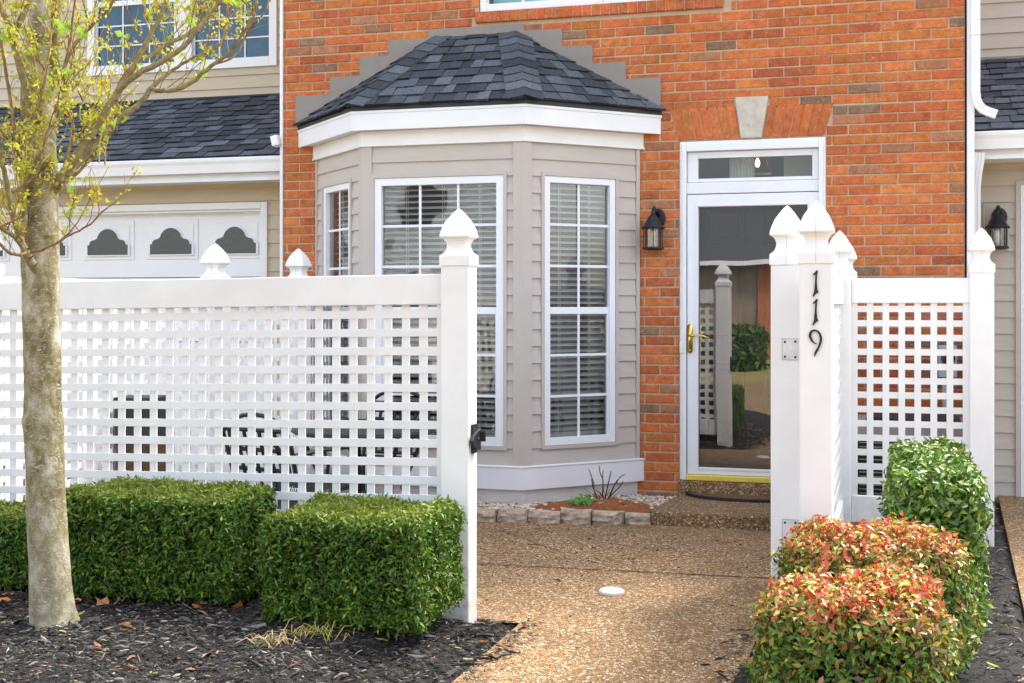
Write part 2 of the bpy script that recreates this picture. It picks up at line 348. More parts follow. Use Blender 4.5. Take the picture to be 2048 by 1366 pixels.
mb = MB(); field(mb, h_left, -6.4, -1.46, 2.3, 5.5, .035); field(mb, h_right, -.62, .78, 2.3, 9.45, .035)
tag(mb.build('mulch_bed', MULCH, smooth=True), kind='structure')
# mulch chips: bent slivers
def chips(n, fn, x0, x1, y0, y1, test, mb):
    k = 0
    while k < n:
        x = random.uniform(x0, x1); y = random.uniform(y0, y1)
        if not test(x, y): continue
        k += 1
        z = fn(x, y); a = random.uniform(0, 6.283)
        if random.random() < .8: a = random.gauss(.2, .6) + (math.pi if random.random() < .5 else 0)
        l = random.lognormvariate(-3.98, .5); w = l * random.uniform(.12, .35)
        r = random.random()
        if r < .67: g = random.uniform(.010, .036); c = (g * 1.12, g, g * .90)
        elif r < .89: g = random.uniform(.045, .12); c = (g * 1.1, g, g * .92)
        elif r < .968: g = random.uniform(.13, .32); c = (g * 1.1, g * .95, g * .8)
        elif r < .99: g = random.uniform(.12, .25); c = (g * 1.5, g * .7, g * .35)
        else: c = (.25, .30, .06)
        d = Vector((math.cos(a), math.sin(a), random.gauss(0, .22))).normalized(); s_ = d.cross(Vector((random.gauss(0, .4), random.gauss(0, .4), 1))).normalized()
        u = s_.cross(d); u = u if u.z > 0 else -u
        p = Vector((x, y, z + random.uniform(.0, .014))); t = w * .35; b = random.uniform(-.15, .3) * l
        A = p - d * l / 2; B = p + d * l / 2; C = p + u * b * .4
        vs = [A - s_ * w * .25, A + s_ * w * .25, C - s_ * w * .5, C + s_ * w * .5, B - s_ * w * .2, B + s_ * w * .2, A + u * t * .6, C + u * t, B + u * t * .6]
        mb.add(vs, [(0, 2, 7, 6), (2, 4, 8, 7), (1, 6, 7, 3), (3, 7, 8, 5), (0, 6, 1), (4, 5, 8)], c)
mb = MB()
chips(38000, h_left, -4.7, -1.47, 3.35, 5.45, lambda x, y: x < -1.50 + random.gauss(0, .02) and not (y > 4.75 and x < -2.0 and random.random() < .6), mb)
chips(14000, h_right, -.62, .74, 3.6, 9.2, lambda x, y: True, mb)
chips(260, lambda x, y: .002, -1.52, -1.38, 4.2, 5.5, lambda x, y: random.random() < math.exp(-(x + 1.50) * 26), mb)
chips(200, lambda x, y: .002, -.72, -.55, 4.2, 5.6, lambda x, y: random.random() < math.exp((x + .58) * 26), mb)
tag(mb.build('mulch_chips', CHIP, attr=True), kind='stuff')
# ================================================================ BRICK HOUSE
house = thing('brick_house', (-2.0, YW, 0), 'orange brick town house with a bay window and a white storm door', 'house')
XL, XR = gx(567, YW), gx(1930, YW)
DF = frame((-6, YW), (2, YW))                       # wall frame, u = X + 6
def wx(px): return gx(px, YW)
def wz(px, py): return gz(py, gx(px, YW), YW)
HB, PB, ZB0 = .068, .2127, .2264 - 4 * .068
door_x0, door_x1 = wx(1359), wx(1652); door_zt = wz(1500, 278)
bayL, bayR, bd = -4.13, -1.668, .66
up_x0 = wx(958); up_zb = wz(958, 24); up_x1 = wx(1340)
sill_x1 = wx(1462)
holes = [(door_x0, door_x1, .0, door_zt), (bayL + .02, bayR - .02, -.1, 2.72), (up_x0, up_x1, up_zb, up_zb + 1.5)]
arch_zb, arch_zt = wz(1500, 276), wz(1500, 212)
ax0, ax1 = wx(1340), wx(1668); bx0, bx1 = wx(1357), wx(1648)
def arch_in(x, z):
    if not (arch_zb - .01 < z < arch_zt + .01): return None
    t = (z - arch_zb) / (arch_zt - arch_zb)
    return bx0 + (ax0 - bx0) * t - .006, bx1 + (ax1 - bx1) * t + .006
keyp = [(wx(1482), arch_zb), (wx(1523), arch_zb), (wx(1537), wz(1537, 192)), (wx(1470), wz(1470, 195))]
def brickcol():
    r = random.random()
    if r < .78: b = random.uniform(.78, 1.1); return (.52 * b, .145 * b * random.uniform(.88, 1.18), .045 * b)
    if r < .89: b = random.uniform(.78, 1.08); return (.44 * b, .115 * b, .042 * b)
    if r < .95: b = random.uniform(.8, 1.1); return (.38 * b, .165 * b, .085 * b)
    b = random.uniform(.75, 1.1); return (.26 * b, .155 * b, .095 * b)
def brick(mb, poly, col, depth=.011, y=YW, ch=.006):  # poly (x,z) ccw seen from the street: chamfered block proud of the mortar
    cx = sum(p[0] for p in poly) / len(poly); cz = sum(p[1] for p in poly) / len(poly)
    j = random.uniform(-.0025, .0025); n = len(poly)
    inn = []
    for x, z in poly:
        inn.append((x + (ch if x < cx else -ch), z + (ch if z < cz else -ch)))
    vs = [(x, y + depth, z) for x, z in poly] + [(x, y + .003 + j, z) for x, z in poly] + [(x, y + j, z) for x, z in inn]
    fs = [(i, (i + 1) % n, (i + 1) % n + n, i + n) for i in range(n)] + [(i + n, (i + 1) % n + n, (i + 1) % n + 2 * n, i + 2 * n) for i in range(n)] + [tuple(range(2 * n, 3 * n))]
    mb.add(vs, fs, col)
mb = MB(); mj = .0098
row = 0
while ZB0 + row * HB < 5.25:
    z0 = ZB0 + row * HB + mj / 2; z1 = z0 + HB - mj; zc = (z0 + z1) / 2
    k0 = int((XL - .184) / PB) - 2; k = k0
    rj = random.gauss(0, .0012)
    segs = []
    while True:
        x0 = .184 + k * PB + (.1064 if (row - 4) % 2 else 0) + mj / 2 + random.gauss(0, .0018); x1 = .184 + (k + 1) * PB + (.1064 if (row - 4) % 2 else 0) - mj / 2
        k += 1
        if x0 > XR: break
        x0 = max(x0, XL); x1 = min(x1, XR - .004)
        if x1 - x0 > .015: segs.append((x0, x1))
    for x0, x1 in segs:
        parts = [(x0, x1)]
        bl = [(h[0], h[1]) for h in holes if h[2] < zc < h[3]]
        ai = arch_in(0, zc)
        if ai: bl.append(ai)
        if keyp[0][1] < zc < keyp[2][1] and not ai: bl.append((keyp[3][0] - .005, keyp[2][0] + .005))
        if up_zb - .075 < zc < up_zb + .01: bl.append((up_x0 - .03, sill_x1))
        for a, b in bl:
            np_ = []
            for p, q in parts:
                if b <= p or a >= q: np_.append((p, q)); continue
                if a - p > .02: np_.append((p, a - .004))
                if q - b > .02: np_.append((b + .004, q))
            parts = np_
        for p, q in parts: brick(mb, [(p, z0 + rj), (q, z0 + rj), (q, z1 + rj), (p, z1 + rj)], brickcol())
    row += 1
wall = mb.build('wall', BRICK, house, attr=True)
def cells(mb, x0, x1, z0, z1, hs, y):
    xs = sorted({x0, x1} | {min(max(v, x0), x1) for h in hs for v in h[:2]}); zs = sorted({z0, z1} | {min(max(v, z0), z1) for h in hs for v in h[2:]})
    for a, b in zip(xs, xs[1:]):
        for c, d in zip(zs, zs[1:]):
            m, n = (a + b) / 2, (c + d) / 2
            if any(h[0] < m < h[1] and h[2] < n < h[3] for h in hs): continue
            mb.face([(a, y, c), (b, y, c), (b, y, d), (a, y, d)])
mb = MB(); cells(mb, XL, XR - .002, -.1, 5.3, holes, YW + .0065)
mb.face([(XL, YW + .0065, -.1), (XL, YW + .0065, 3.97), (XL, 16, 3.97), (XL, 16, -.1)]); mb.face([(XR - .002, YW + .0065, -.1), (XR - .002, 16, -.1), (XR - .002, 16, 3.97), (XR - .002, YW + .0065, 3.97)])
for h in holes[:1]:
    mb.face([(h[0], YW + .0065, h[2]), (h[0], YW + .2, h[2]), (h[0], YW + .2, h[3]), (h[0], YW + .0065, h[3])]); mb.face([(h[1], YW + .0065, h[2]), (h[1], YW + .0065, h[3]), (h[1], YW + .2, h[3]), (h[1], YW + .2, h[2])])
mb.build('mortar', MORTAR, wall)
# splayed brick lintel, keystone, window sill course
nb = 26; kx0, kx1 = (keyp[0][0], keyp[3][0]), (keyp[1][0], keyp[2][0])
tt = (arch_zt - arch_zb) / (keyp[3][1] - arch_zb); kl = keyp[0][0] + (keyp[3][0] - keyp[0][0]) * tt; kr = keyp[1][0] + (keyp[2][0] - keyp[1][0]) * tt
for (b0, b1, a0, a1, n) in ((bx0, keyp[0][0] - .006, ax0, kl - .006, 7), (keyp[1][0] + .006, bx1, kr + .006, ax1, 7)):
    mb = MB()
    for i in range(n):
        f0, f1 = i / n, (i + 1) / n; g = .004
        brick(mb, [(b0 + (b1 - b0) * f0 + g, arch_zb), (b0 + (b1 - b0) * f1 - g, arch_zb), (a0 + (a1 - a0) * f1 - g, arch_zt), (a0 + (a1 - a0) * f0 + g, arch_zt)], (brickcol() if random.random() < .25 else tuple(c * random.uniform(.85, 1.1) for c in (.54, .145, .045))), .013, YW - .002)
    mb.build('lintel', BRICK, wall, attr=True)
mb = MB(); mb.prism(keyp, -.012, .02, DF and (lambda u, w, z: (u, YW + w, z))); mb.build('keystone', STONE, house, bevel=.004)
mb = MB(); n = int((sill_x1 - up_x0 + .03) / .0665)
for i in range(n):
    x0 = up_x0 - .025 + i * .0665; brick(mb, [(x0 + .003, up_zb - .082), (x0 + .0635, up_zb - .082), (x0 + .0635, up_zb - .004), (x0 + .003, up_zb - .004)], tuple(c * random.uniform(.8, 1.) for c in (.53, .145, .045)), .03, YW - .022)
mb.box(up_x0 - .02, up_x0 - .025 + n * .0665 - .004, YW - .01, YW + .01, up_zb - .079, up_zb - .008)
mb.build('window_sill', BRICK, house, attr=True)
# upper storey; unseen roof and eave put in to cast the house shadow
mb = MB(); z0 = 3.97
mb.face([(XL, YW + .012, z0), (XL, YW + .012, 5.3), (XL, 16, 5.3), (XL, 16, z0)], (.5, .13, .04)); mb.build('side_wall', BRICK, house, attr=True); mb = MB(); mb.face([(XR, YW + .012, z0), (XR, 16, z0), (XR, 16, 5.3), (XR, YW + .012, 5.3)], (.5, .13, .04))
mb.build('side_wall', BRICK, house, attr=True)
mb = MB()
for s_ in (0, .12):
    mb.face([(XL - .3, YW - .35, 5.28 + s_), (XR + .3, YW - .35, 5.28 + s_), (XR + .3, 12.8, 7.3 + s_), (XL - .3, 12.8, 7.3 + s_)], (.06, .062, .07))
    mb.face([(XL - .3, 12.8, 7.3 + s_), (XR + .3, 12.8, 7.3 + s_), (XR + .3, 16.6, 5.28 + s_), (XL - .3, 16.6, 5.28 + s_)], (.06, .062, .07))
mb.face([(XL, 16, 0), (XL, 16, 5.3), (XR, 16, 5.3), (XR, 16, 0)], (.3, .28, .26))
mb.build('roof', SHING, house, attr=True)
# ------------------------------------------------ shingles
def shcol():
    g = random.choice((.068, .082, .096, .112, .13, .15)) * random.uniform(.85, 1.15); return (g * .86, g * .98, g * 1.17)
def shingles(mb, O, u, v, lo, hi, length, exp=.116, wid=(.07, .165), lift=.010):
    u = Vector(u).normalized(); v = Vector(v).normalized(); n = u.cross(v); n = n if n.z > 0 else -n; O = Vector(O)
    r = 0
    while r * exp < length - .02:
        v0, v1 = r * exp, min((r + 1) * exp + .012, length)
        tooth = random.random() < .5; x = lo(v0) - random.uniform(0, .15); drop0 = random.uniform(-.004, .004)
        while x < hi(v0):
            w = random.uniform(*wid); a0, a1 = max(x, lo(v0)), min(x + w - .002, hi(v0)); c0, c1 = max(x, lo(v1)), min(x + w - .002, hi(v1))
            x += w
            if a1 - a0 < .004: continue
            c0 = min(c0, c1) if c1 > c0 else (c0 + c1) / 2; c1 = max(c0, c1)
            c = shcol(); d = drop0 + random.uniform(-.004, .004); tooth = not tooth
            L_ = lift + (.007 if tooth else 0) + random.uniform(-.001, .001); d += .006 if tooth else -.002
            if tooth: a0 -= .001; g_ = min(.004, (a1 - a0) * .1); c0, c1 = c0 + g_, c1 - g_
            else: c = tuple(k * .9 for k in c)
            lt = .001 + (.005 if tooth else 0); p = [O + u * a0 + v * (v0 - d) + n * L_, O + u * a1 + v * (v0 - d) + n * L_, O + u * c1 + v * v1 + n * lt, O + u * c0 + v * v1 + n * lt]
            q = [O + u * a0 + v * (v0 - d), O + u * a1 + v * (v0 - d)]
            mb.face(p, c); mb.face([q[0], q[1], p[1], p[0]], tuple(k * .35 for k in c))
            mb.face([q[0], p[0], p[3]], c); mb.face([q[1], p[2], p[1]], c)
        r += 1
def facet(mb, E0, E1, T0, T1, **k):                    # eave E0->E1, top T0->T1
    E0, E1, T0, T1 = map(Vector, (E0, E1, T0, T1)); u = (E1 - E0).normalized()
    t = T0 - E0; v = t - u * t.dot(u); H = v.length; W = (E1 - E0).length; l1 = t.dot(u); h1 = (T1 - E0).dot(u)
    shingles(mb, E0, u, v, lambda y: l1 * y / H, lambda y: W + (h1 - W) * y / H, H, **k)
    mb.face([E0, E1, T1, T0], (.03, .035, .04))
# ------------------------------------------------ bay
bay = None
CR = Vector((bayR - bd, YW - bd)); CL = Vector((bayL + bd, YW - bd)); RW = Vector((bayR, YW)); LW = Vector((bayL, YW))
faces3 = [frame(LW, CL), frame(CL, CR), frame(CR, RW)]
zs0, zs1, zfr, zsf, zft = .3175, 2.486, 2.486, 2.594, 2.719
MF = faces3[1]; ML = faces3[0]; MR = faces3[2]
wins = []
fr_u = (MF.upx(750), MF.upx(1008)); rt_u = (MR.upx(1087), MR.upx(1229)); lf_u = (ML.upx(650), ML.upx(704))
wz1 = MF.zpx(1008, 350); wz0 = MF.zpx(1008, 893)
print('bay', MF.len, fr_u, MR.len, rt_u, lf_u, wz0, wz1, 'rt z', MR.zpx(1087, 353), MR.zpx(1229, 885), 'lf', ML.zpx(704, 365))
wdefs = [(ML, lf_u, 2), (MF, fr_u, 3), (MR, rt_u, 2)]
def siding(mb, M, u0, u1, z0, z1, pitch, holes=(), proud=.013):
    z = z0
    while z < z1 - .003:
        ze = min(z + pitch, z1); cuts = sorted({z, ze} | {h for H in holes for h in H[2:] if z < h < ze})
        for a, b in zip(cuts, cuts[1:]):
            segs = [(u0, u1)]
            for H in holes:
                if H[2] < (a + b) / 2 < H[3]:
                    segs = [s for (p, q) in segs for s in ((p, min(q, H[0])), (max(p, H[1]), q)) if s[1] - s[0] > .002]
            wa = proud * (1 - (a - z) / pitch); wb = proud * (1 - (b - z) / pitch)
            for p, q in segs:
                mb.face([M(p, wa, a), M(q, wa, a), M(q, wb, b), M(p, wb, b)])
                if a == z: mb.face([M(p, wa, a), M(p, 0, a), M(q, 0, a), M(q, wa, a)])
        z = ze
mb = MB(); cb = .062
for M, (a, b), c in wdefs:
    off0 = cb if M is not ML else .03; off1 = M.len - (cb if M is not MR else .03)
    siding(mb, M, off0, off1, zs0, zs1, .1143, [(a - .02, b + .02, wz0 - .02, wz1 + .02)])
bay = mb.build('bay_window', SIDING, house)
mb = MB()
for z0, z1 in ((zs0, zs1),):
    for M, u0, u1 in ((ML, 0, .028), (ML, ML.len - cb, ML.len + .007), (MF, -.007, cb), (MF, MF.len - cb, MF.len + .007), (MR, -.007, cb), (MR, MR.len - .028, MR.len)):
        mb.box(u0, u1, -.012, .017, z0, z1, M)
mb.build('corner_board', CORNERB, bay)
mb = MB()
for M, (a, b), c in wdefs:
    for q in ((a - .024, a - .001, wz0 - .024, wz1 + .024), (b + .001, b + .024, wz0 - .024, wz1 + .024), (a - .001, b + .001, wz1 + .001, wz1 + .024), (a - .001, b + .001, wz0 - .024, wz0 - .001)):
        mb.box(q[0], q[1], -.01, .02, q[2], q[3], M)
mb.build('window_channel', CORNERB, bay)
def ring_plan(o):                                      # bay plan grown by o
    t = o * math.tan(R(22.5)); return [Vector((bayL - o * math.sqrt(2), YW)), Vector((CL.x - t, CL.y - o)), Vector((CR.x + t, CR.y - o)), Vector((bayR + o * math.sqrt(2), YW))]
def band(mb, o0, o1, z0, z1):
    A, B = ring_plan(o0), ring_plan(o1)
    for i in range(3):
        vs = [(p.x, p.y, z) for z in (z0, z1) for p in (A[i], A[i + 1], B[i], B[i + 1])]
        mb.add(vs, [(0, 1, 3, 2), (4, 6, 7, 5), (0, 4, 5, 1), (2, 3, 7, 6), (0, 2, 6, 4), (1, 5, 7, 3)])
mb = MB(); band(mb, .003, .028, .157, zs0 + .0); band(mb, .028, .034, zs0 - .012, zs0 - .002); mb.build('skirt_board', TRIM, bay, bevel=.003)
mb = MB(); band(mb, -.02, .026, zfr + .0, zsf - .002); band(mb, .0265, .032, zfr + .0, zfr + .012); mb.build('frieze_board', WHITE, bay, bevel=.002)
mb = MB(); band(mb, -.1, .098, zsf, zsf + .01); mb.build('soffit', TRIM, bay)
mb = MB(); band(mb, .099, .112, zsf - .006, zft); band(mb, .1125, .118, zft - .018, zft + .001); mb.build('fascia', TRIM, bay, bevel=.002)
mb = MB(); band(mb, .09, .116, zft + .003, zft + .035); mb.build('drip_edge', DRIP, bay)
mb = MB(); band(mb, -.06, -.005, -.05, .155); mb.build('foundation', FOUND, bay)
EO = ring_plan(.135); ze = 2.752; RL = Vector((-3.175, YW - .012, 3.36)); RR = Vector((-2.57, YW - .012, 3.36))
E = [Vector((p.x, p.y, ze)) for p in EO]
E[0].y = E[3].y = YW - .012
mb = MB(); facet(mb, E[1], E[2], RL, RR); facet(mb, E[2], E[3], RR, RR + Vector((.001, 0, 0))); facet(mb, E[0], E[1], RL - Vector((.001, 0, 0)), RL)
broof = mb.build('roof', SHING, house, attr=True)
mb = MB()
def hipcaps(mb, A, B, n1, n2, w=.125, exp=.115):
    A = Vector(A); B = Vector(B); t = (B - A).normalized(); Lh = (B - A).length
    s1 = t.cross(n1).normalized(); s2 = t.cross(n2).normalized()
    s1 = s1 if s1.z < 0 else -s1; s2 = s2 if s2.z < 0 else -s2
    up = (n1 + n2).normalized(); k = 0
    while k * exp < Lh - .03:
        c = shcol(); a = A + t * (k * exp) + up * .026; b = A + t * min((k + 1) * exp + .06, Lh) + up * .014
        P = [a + s1 * w, a + s1 * w * .3, a + up * .004, a + s2 * w * .3, a + s2 * w]; Q = [b + s1 * w, b + s1 * w * .3, b + up * .004, b + s2 * w * .3, b + s2 * w]
        for i in range(4): mb.face([P[i], P[i + 1], Q[i + 1], Q[i]], c); mb.face([P[i] - up * .008, P[i + 1] - up * .008, P[i + 1], P[i]], tuple(x * .6 for x in c))
        mb.face([P[0], Q[0], Q[0] - up * .01, P[0] - up * .01], c); mb.face([P[4], P[4] - up * .01, Q[4] - up * .01, Q[4]], c)
        k += 1
def fn(a, b, c): n = (b - a).cross(c - a).normalized(); return n if n.z > 0 else -n
nF = fn(E[1], E[2], RR); nR = fn(E[2], E[3], RR); nL = fn(E[0], E[1], RL)
hipcaps(mb, E[2], RR, nF, nR); mb.build('hip_cap', SHING, broof, attr=True); mb = MB(); hipcaps(mb, E[1], RL, nF, nL); mb.build('hip_cap', SHING, broof, attr=True)
mb = MB(); fl = lambda u, w, z: (u, YW + w, z)
def plate(px0, px1, pyt, pyb, k):
    x0, x1 = wx(px0), wx(px1); mb.box(x0, x1, YW - .006 - .0012 * k, YW + .006, wz((px0 + px1) / 2, pyb), wz((px0 + px1) / 2, pyt))
plate(857, 1048, 54, 85, 0); plate(1030, 1124.5, 60, 110, 1); plate(1080, 1185.5, 93, 140, 2); plate(1130, 1252, 127, 180, 3); plate(1190, 1322, 158, 216, 4)
plate(778, 880, 78, 130, 1); plate(720, 800, 112, 165, 2); plate(661, 760, 152, 205, 3); plate(592, 700, 190, 246, 4)
mb.build('flashing', FLASH, broof)
# ------------------------------------------------ windows
def window(M, u0, u1, z0, z1, cols, parent, fw=.052, rows=3, blind=True, gl=None, split=.5, wout=.012, seed=0, mg=.0085):
    mb = MB(); zm = z0 + (z1 - z0) * split; rl = .024
    for q in ((u0, u0 + fw, z0, z1), (u1 - fw, u1, z0, z1), (u0 + fw, u1 - fw, z1 - fw, z1), (u0 + fw, u1 - fw, z0, z0 + fw * 1.15)):
        mb.box(q[0], q[1], -.045, wout, q[2], q[3], M)
    mb.box(u0 + fw, u1 - fw, -.04, -.006, zm - rl, zm + rl, M)
    g = .012                                          # lower sash stands a little in front
    for q in ((u0 + fw, u0 + fw + g, z0 + fw * 1.15, zm - rl), (u1 - fw - g, u1 - fw, z0 + fw * 1.15, zm - rl)): mb.box(q[0], q[1], -.035, -.004, q[2], q[3], M)
    w = mb.build('window', WFRAME, parent, bevel=.003)
    a0, a1 = u0 + fw, u1 - fw
    mb = MB()
    for (c, d) in ((zm + rl, z1 - fw), (z0 + fw * 1.15, zm - rl)):
        for i in range(1, cols): x = a0 + (a1 - a0) * i / cols; mb.box(x - mg, x + mg, -.0175, -.011, c, d, M)
        for j in range(1, rows): y = c + (d - c) * j / rows; mb.box(a0, a1, -.018, -.0105, y - mg, y + mg, M)
    mb.build('grille', WFRAME, w)
    mb = MB(); mb.face([M(a0, -.021, zm + rl), M(a1, -.021, zm + rl), M(a1, -.021, z1 - fw), M(a0, -.021, z1 - fw)]); mb.face([M(a0, -.019, z0 + fw), M(a1, -.019, z0 + fw), M(a1, -.019, zm - rl), M(a0, -.019, zm - rl)])
    mb.build('pane', gl or GLASSB, w)
    if blind:
        mb = MB(); z = z1 - fw - .02; ti = -R(20)
        while z > z0 + fw + .03:
            dz = .022 * math.sin(ti + random.gauss(0, .03)); dw = .022
            vs = [M(u, ww, zz) for u in (a0 - .02, a1 + .02) for ww, zz in ((-.105 - dw, z - dz), (-.105, z + .003), (-.105 + dw, z + dz))]
            vs2 = [(x, y, zz - .0048) for x, y, zz in vs]
            mb.add(vs + vs2, [(0, 1, 4, 3), (1, 2, 5, 4), (6, 9, 10, 7), (7, 10, 11, 8), (2, 8, 11, 5), (0, 3, 9, 6)])
            z -= .0415
        mb.box(a0 - .02, a1 + .02, -.13, -.08, z - .01, z + .02, M)
        for t in (.18, .5, .82) if a1 - a0 > .5 else (.25, .75):
            x = a0 + (a1 - a0) * t
            mb.box(x - .0015, x + .0015, -.083, -.0805, z, z1 - fw, M); mb.box(x + .012, x + .0145, -.083, -.0805, z, z1 - fw, M)
        mb.build('blind', BLIND, w)
    return w
for i, (M, (a, b), c) in enumerate(wdefs): window(M, a, b, wz0, wz1, c, house, fw=.045 if c == 2 else .052)
# rooms behind the glass
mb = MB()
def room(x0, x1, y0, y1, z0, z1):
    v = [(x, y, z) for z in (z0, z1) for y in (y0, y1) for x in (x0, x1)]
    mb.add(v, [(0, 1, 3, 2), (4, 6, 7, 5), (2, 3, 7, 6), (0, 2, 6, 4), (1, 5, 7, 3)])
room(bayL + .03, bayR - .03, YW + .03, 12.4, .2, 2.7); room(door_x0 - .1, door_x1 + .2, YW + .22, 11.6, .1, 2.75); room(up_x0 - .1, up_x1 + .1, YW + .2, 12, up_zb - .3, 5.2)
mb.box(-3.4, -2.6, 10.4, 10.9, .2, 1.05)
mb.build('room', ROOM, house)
# upper window (two sashes side by side)
MU = frame((up_x0, YW + .03), (up_x1, YW + .03)); um = wx(1205) - up_x0
window(MU, .0, um, up_zb, up_zb + 1.5, 3, house, fw=.05, blind=False, gl=GLASSU); window(MU, um + .002, MU.len, up_zb, up_zb + 1.5, 2, house, fw=.06, blind=False, gl=GLASSU)
mb = MB(); mb.box(up_x0 + .06, up_x1 - .06, YW + .16, YW + .17, up_zb + .03, 5.1); mb.build('curtain', BLIND, house)
# ------------------------------------------------ entrance
def fr4(mb, x0, x1, z0, z1, l, r, t, b, y0, y1):
    mb.box(x0, x0 + l, y0, y1, z0, z1); mb.box(x1 - r, x1, y0, y1, z0, z1)
    if t: mb.box(x0 + l, x1 - r, y0, y1, z1 - t, z1)
    if b: mb.box(x0 + l, x1 - r, y0, y1, z0, z0 + b)
zth = wz(1450, 957); sx0, sx1 = wx(1374), wx(1640); zdt = wz(1500, 386)
mb = MB(); fr4(mb, door_x0 + .002, door_x1 - .002, zth - .02, door_zt - .002, .045, .045, .07, 0, YW + .004, YW + .16)
fr4(mb, door_x0 + .018, door_x1 - .018, zth - .02, door_zt - .022, .03, .03, .05, 0, YW - .008, YW + .003)
mb.box(door_x0 + .047, door_x1 - .047, YW + .012, YW + .15, zdt + .004, wz(1500, 362))
tx0, tx1 = wx(1395), wx(1624); tz0, tz1 = wz(1500, 354), wz(1500, 313)
fr4(mb, door_x0 + .05, door_x1 - .05, wz(1500, 361), door_zt - .074, tx0 - door_x0 - .05, door_x1 - .05 - tx1, door_zt - .074 - tz1, tz0 - wz(1500, 361), YW + .03, YW + .09)
df = mb.build('door_frame', TRIM, house, bevel=.004)
mb = MB(); mb.face([(tx0, YW + .06, tz0), (tx1, YW + .06, tz0), (tx1, YW + .06, tz1), (tx0, YW + .06, tz1)]); mb.build('transom_pane', GLASST, df)
mb = MB(); c0, c1 = wx(1450), wx(1502)
for i in range(8):
    a_, b_ = c0 + (c1 - c0) * i / 8, c0 + (c1 - c0) * (i + 1) / 8; m_ = (a_ + b_) / 2
    mb.face([(a_, YW + .26, tz0 - .3), (m_, YW + .245, tz0 - .3), (m_, YW + .245, tz1 + .1), (a_, YW + .26, tz1 + .1)]); mb.face([(m_, YW + .245, tz0 - .3), (b_, YW + .26, tz0 - .3), (b_, YW + .26, tz1 + .1), (m_, YW + .245, tz1 + .1)])
mb.build('hall_curtain', BLIND, house)
mb = MB(); mb.box(wx(1560), wx(1650), YW + .35, YW + .37, 1.9, 2.7); mb.build('reflection_board', CORNERB, house)  # added pale board standing in for the siding's reflection in the transom
mb = MB(); x = wx(1364); z = wz(1364, 694); mb.box(x - .014, x + .014, YW - .020, YW - .0085, z - .04, z + .04); mb.box(x - .007, x + .007, YW - .024, YW - .020, z - .012, z + .012); mb.build('doorbell', TRIM, df, bevel=.004)
gx0, gx1 = wx(1396), wx(1615); gz0, gz1 = wz(1450, 937), wz(1500, 411)
mb = MB(); fr4(mb, sx0, sx1, zth + .022, zdt - .002, gx0 - sx0, sx1 - gx1, zdt - gz1, gz0 - zth - .022, YW + .01, YW + .045)
fr4(mb, gx0 - .014, gx1 + .014, gz0 - .014, gz1 + .014, .013, .013, .013, .013, YW + .003, YW + .00655)
sd = mb.build('storm_door', WFRAME, house, bevel=.004)
mb = MB(); mb.face([(gx0 - .005, YW + .040, gz0 - .005), (gx1 + .005, YW + .013, gz0 - .005), (gx1 + .005, YW + .013, gz1 + .005), (gx0 - .005, YW + .040, gz1 + .005)]); mb.build('pane', GLASSD, sd)
mb = MB(); mb.box(sx0 - .005, sx1 + .005, YW - .03, YW + .05, zth - .018, zth + .02); mb.build('sill', YSILL, sd, bevel=.004)
mb = MB(); hx = wx(1380); hz0, hz1 = wz(1380, 706), wz(1380, 648); hm = wz(1380, 671)
mb.prism([(hx + .019 * math.cos(a) , (hz1 - .02 if a < math.pi else hz0 + .02) + .02 * math.sin(a)) for a in [i * math.pi / 8 for i in range(17)] if True], -.008, .009, lambda u, w, z: (u, YW + w, z))
mb.tube([(hx, YW, hm), (hx, YW - .035, hm), (hx + .02, YW - .043, hm + .001), (hx + .07, YW - .045, hm + .004), (hx + .105, YW - .046, hm - .003), (hx + .13, YW - .046, hm - .022)], [.009, .009, .009, .007, .006, .005], 8)
mb.lathe([(.013, 0), (.013, .008)], (hx, YW - .006, hm), 12)
mb.tube([(hx, YW - .012, hz0 + .018), (hx, YW - .016, hz0 + .018)], .008, 8)
mb.tube([(hx + .075, YW + .05, hz1 - .01), (hx + .075, YW + .06, hz0 + .01)], .012, 8); mb.tube([(hx + .075, YW + .06, hm), (hx + .10, YW + .085, hm), (hx + .16, YW + .085, hm - .02)], .007, 8)
mb.build('handle', BRASS, sd, smooth=True)
# inner panelled door
mb = MB(); ix0, ix1, iz0, iz1, iy = sx0 - .0, sx1 + .0, zth - .02, zdt, YW + .13
mb.box(ix0, ix1, iy, iy + .045, iz0, iz1); cw = (ix1 - ix0 - .36) / 2
for cx in (ix0 + .12, ix0 + .24 + cw):
    for a, b in ((.22, .82), (.95, 1.52), (1.64, 1.88)):
        z0, z1 = iz0 + a, iz0 + b
        for q, t in (((cx, cx + .02, z0, z1), 0), ((cx + cw - .02, cx + cw, z0, z1), 0), ((cx + .02, cx + cw - .02, z1 - .02, z1), 0), ((cx + .02, cx + cw - .02, z0, z0 + .02), 0)): mb.box(q[0], q[1], iy - .010, iy - .0005, q[2], q[3])
        mb.box(cx + .05, cx + cw - .05, iy - .012, iy - .0005, z0 + .05, z1 - .05)
mb.build('front_door', IDOOR, house, bevel=.006)
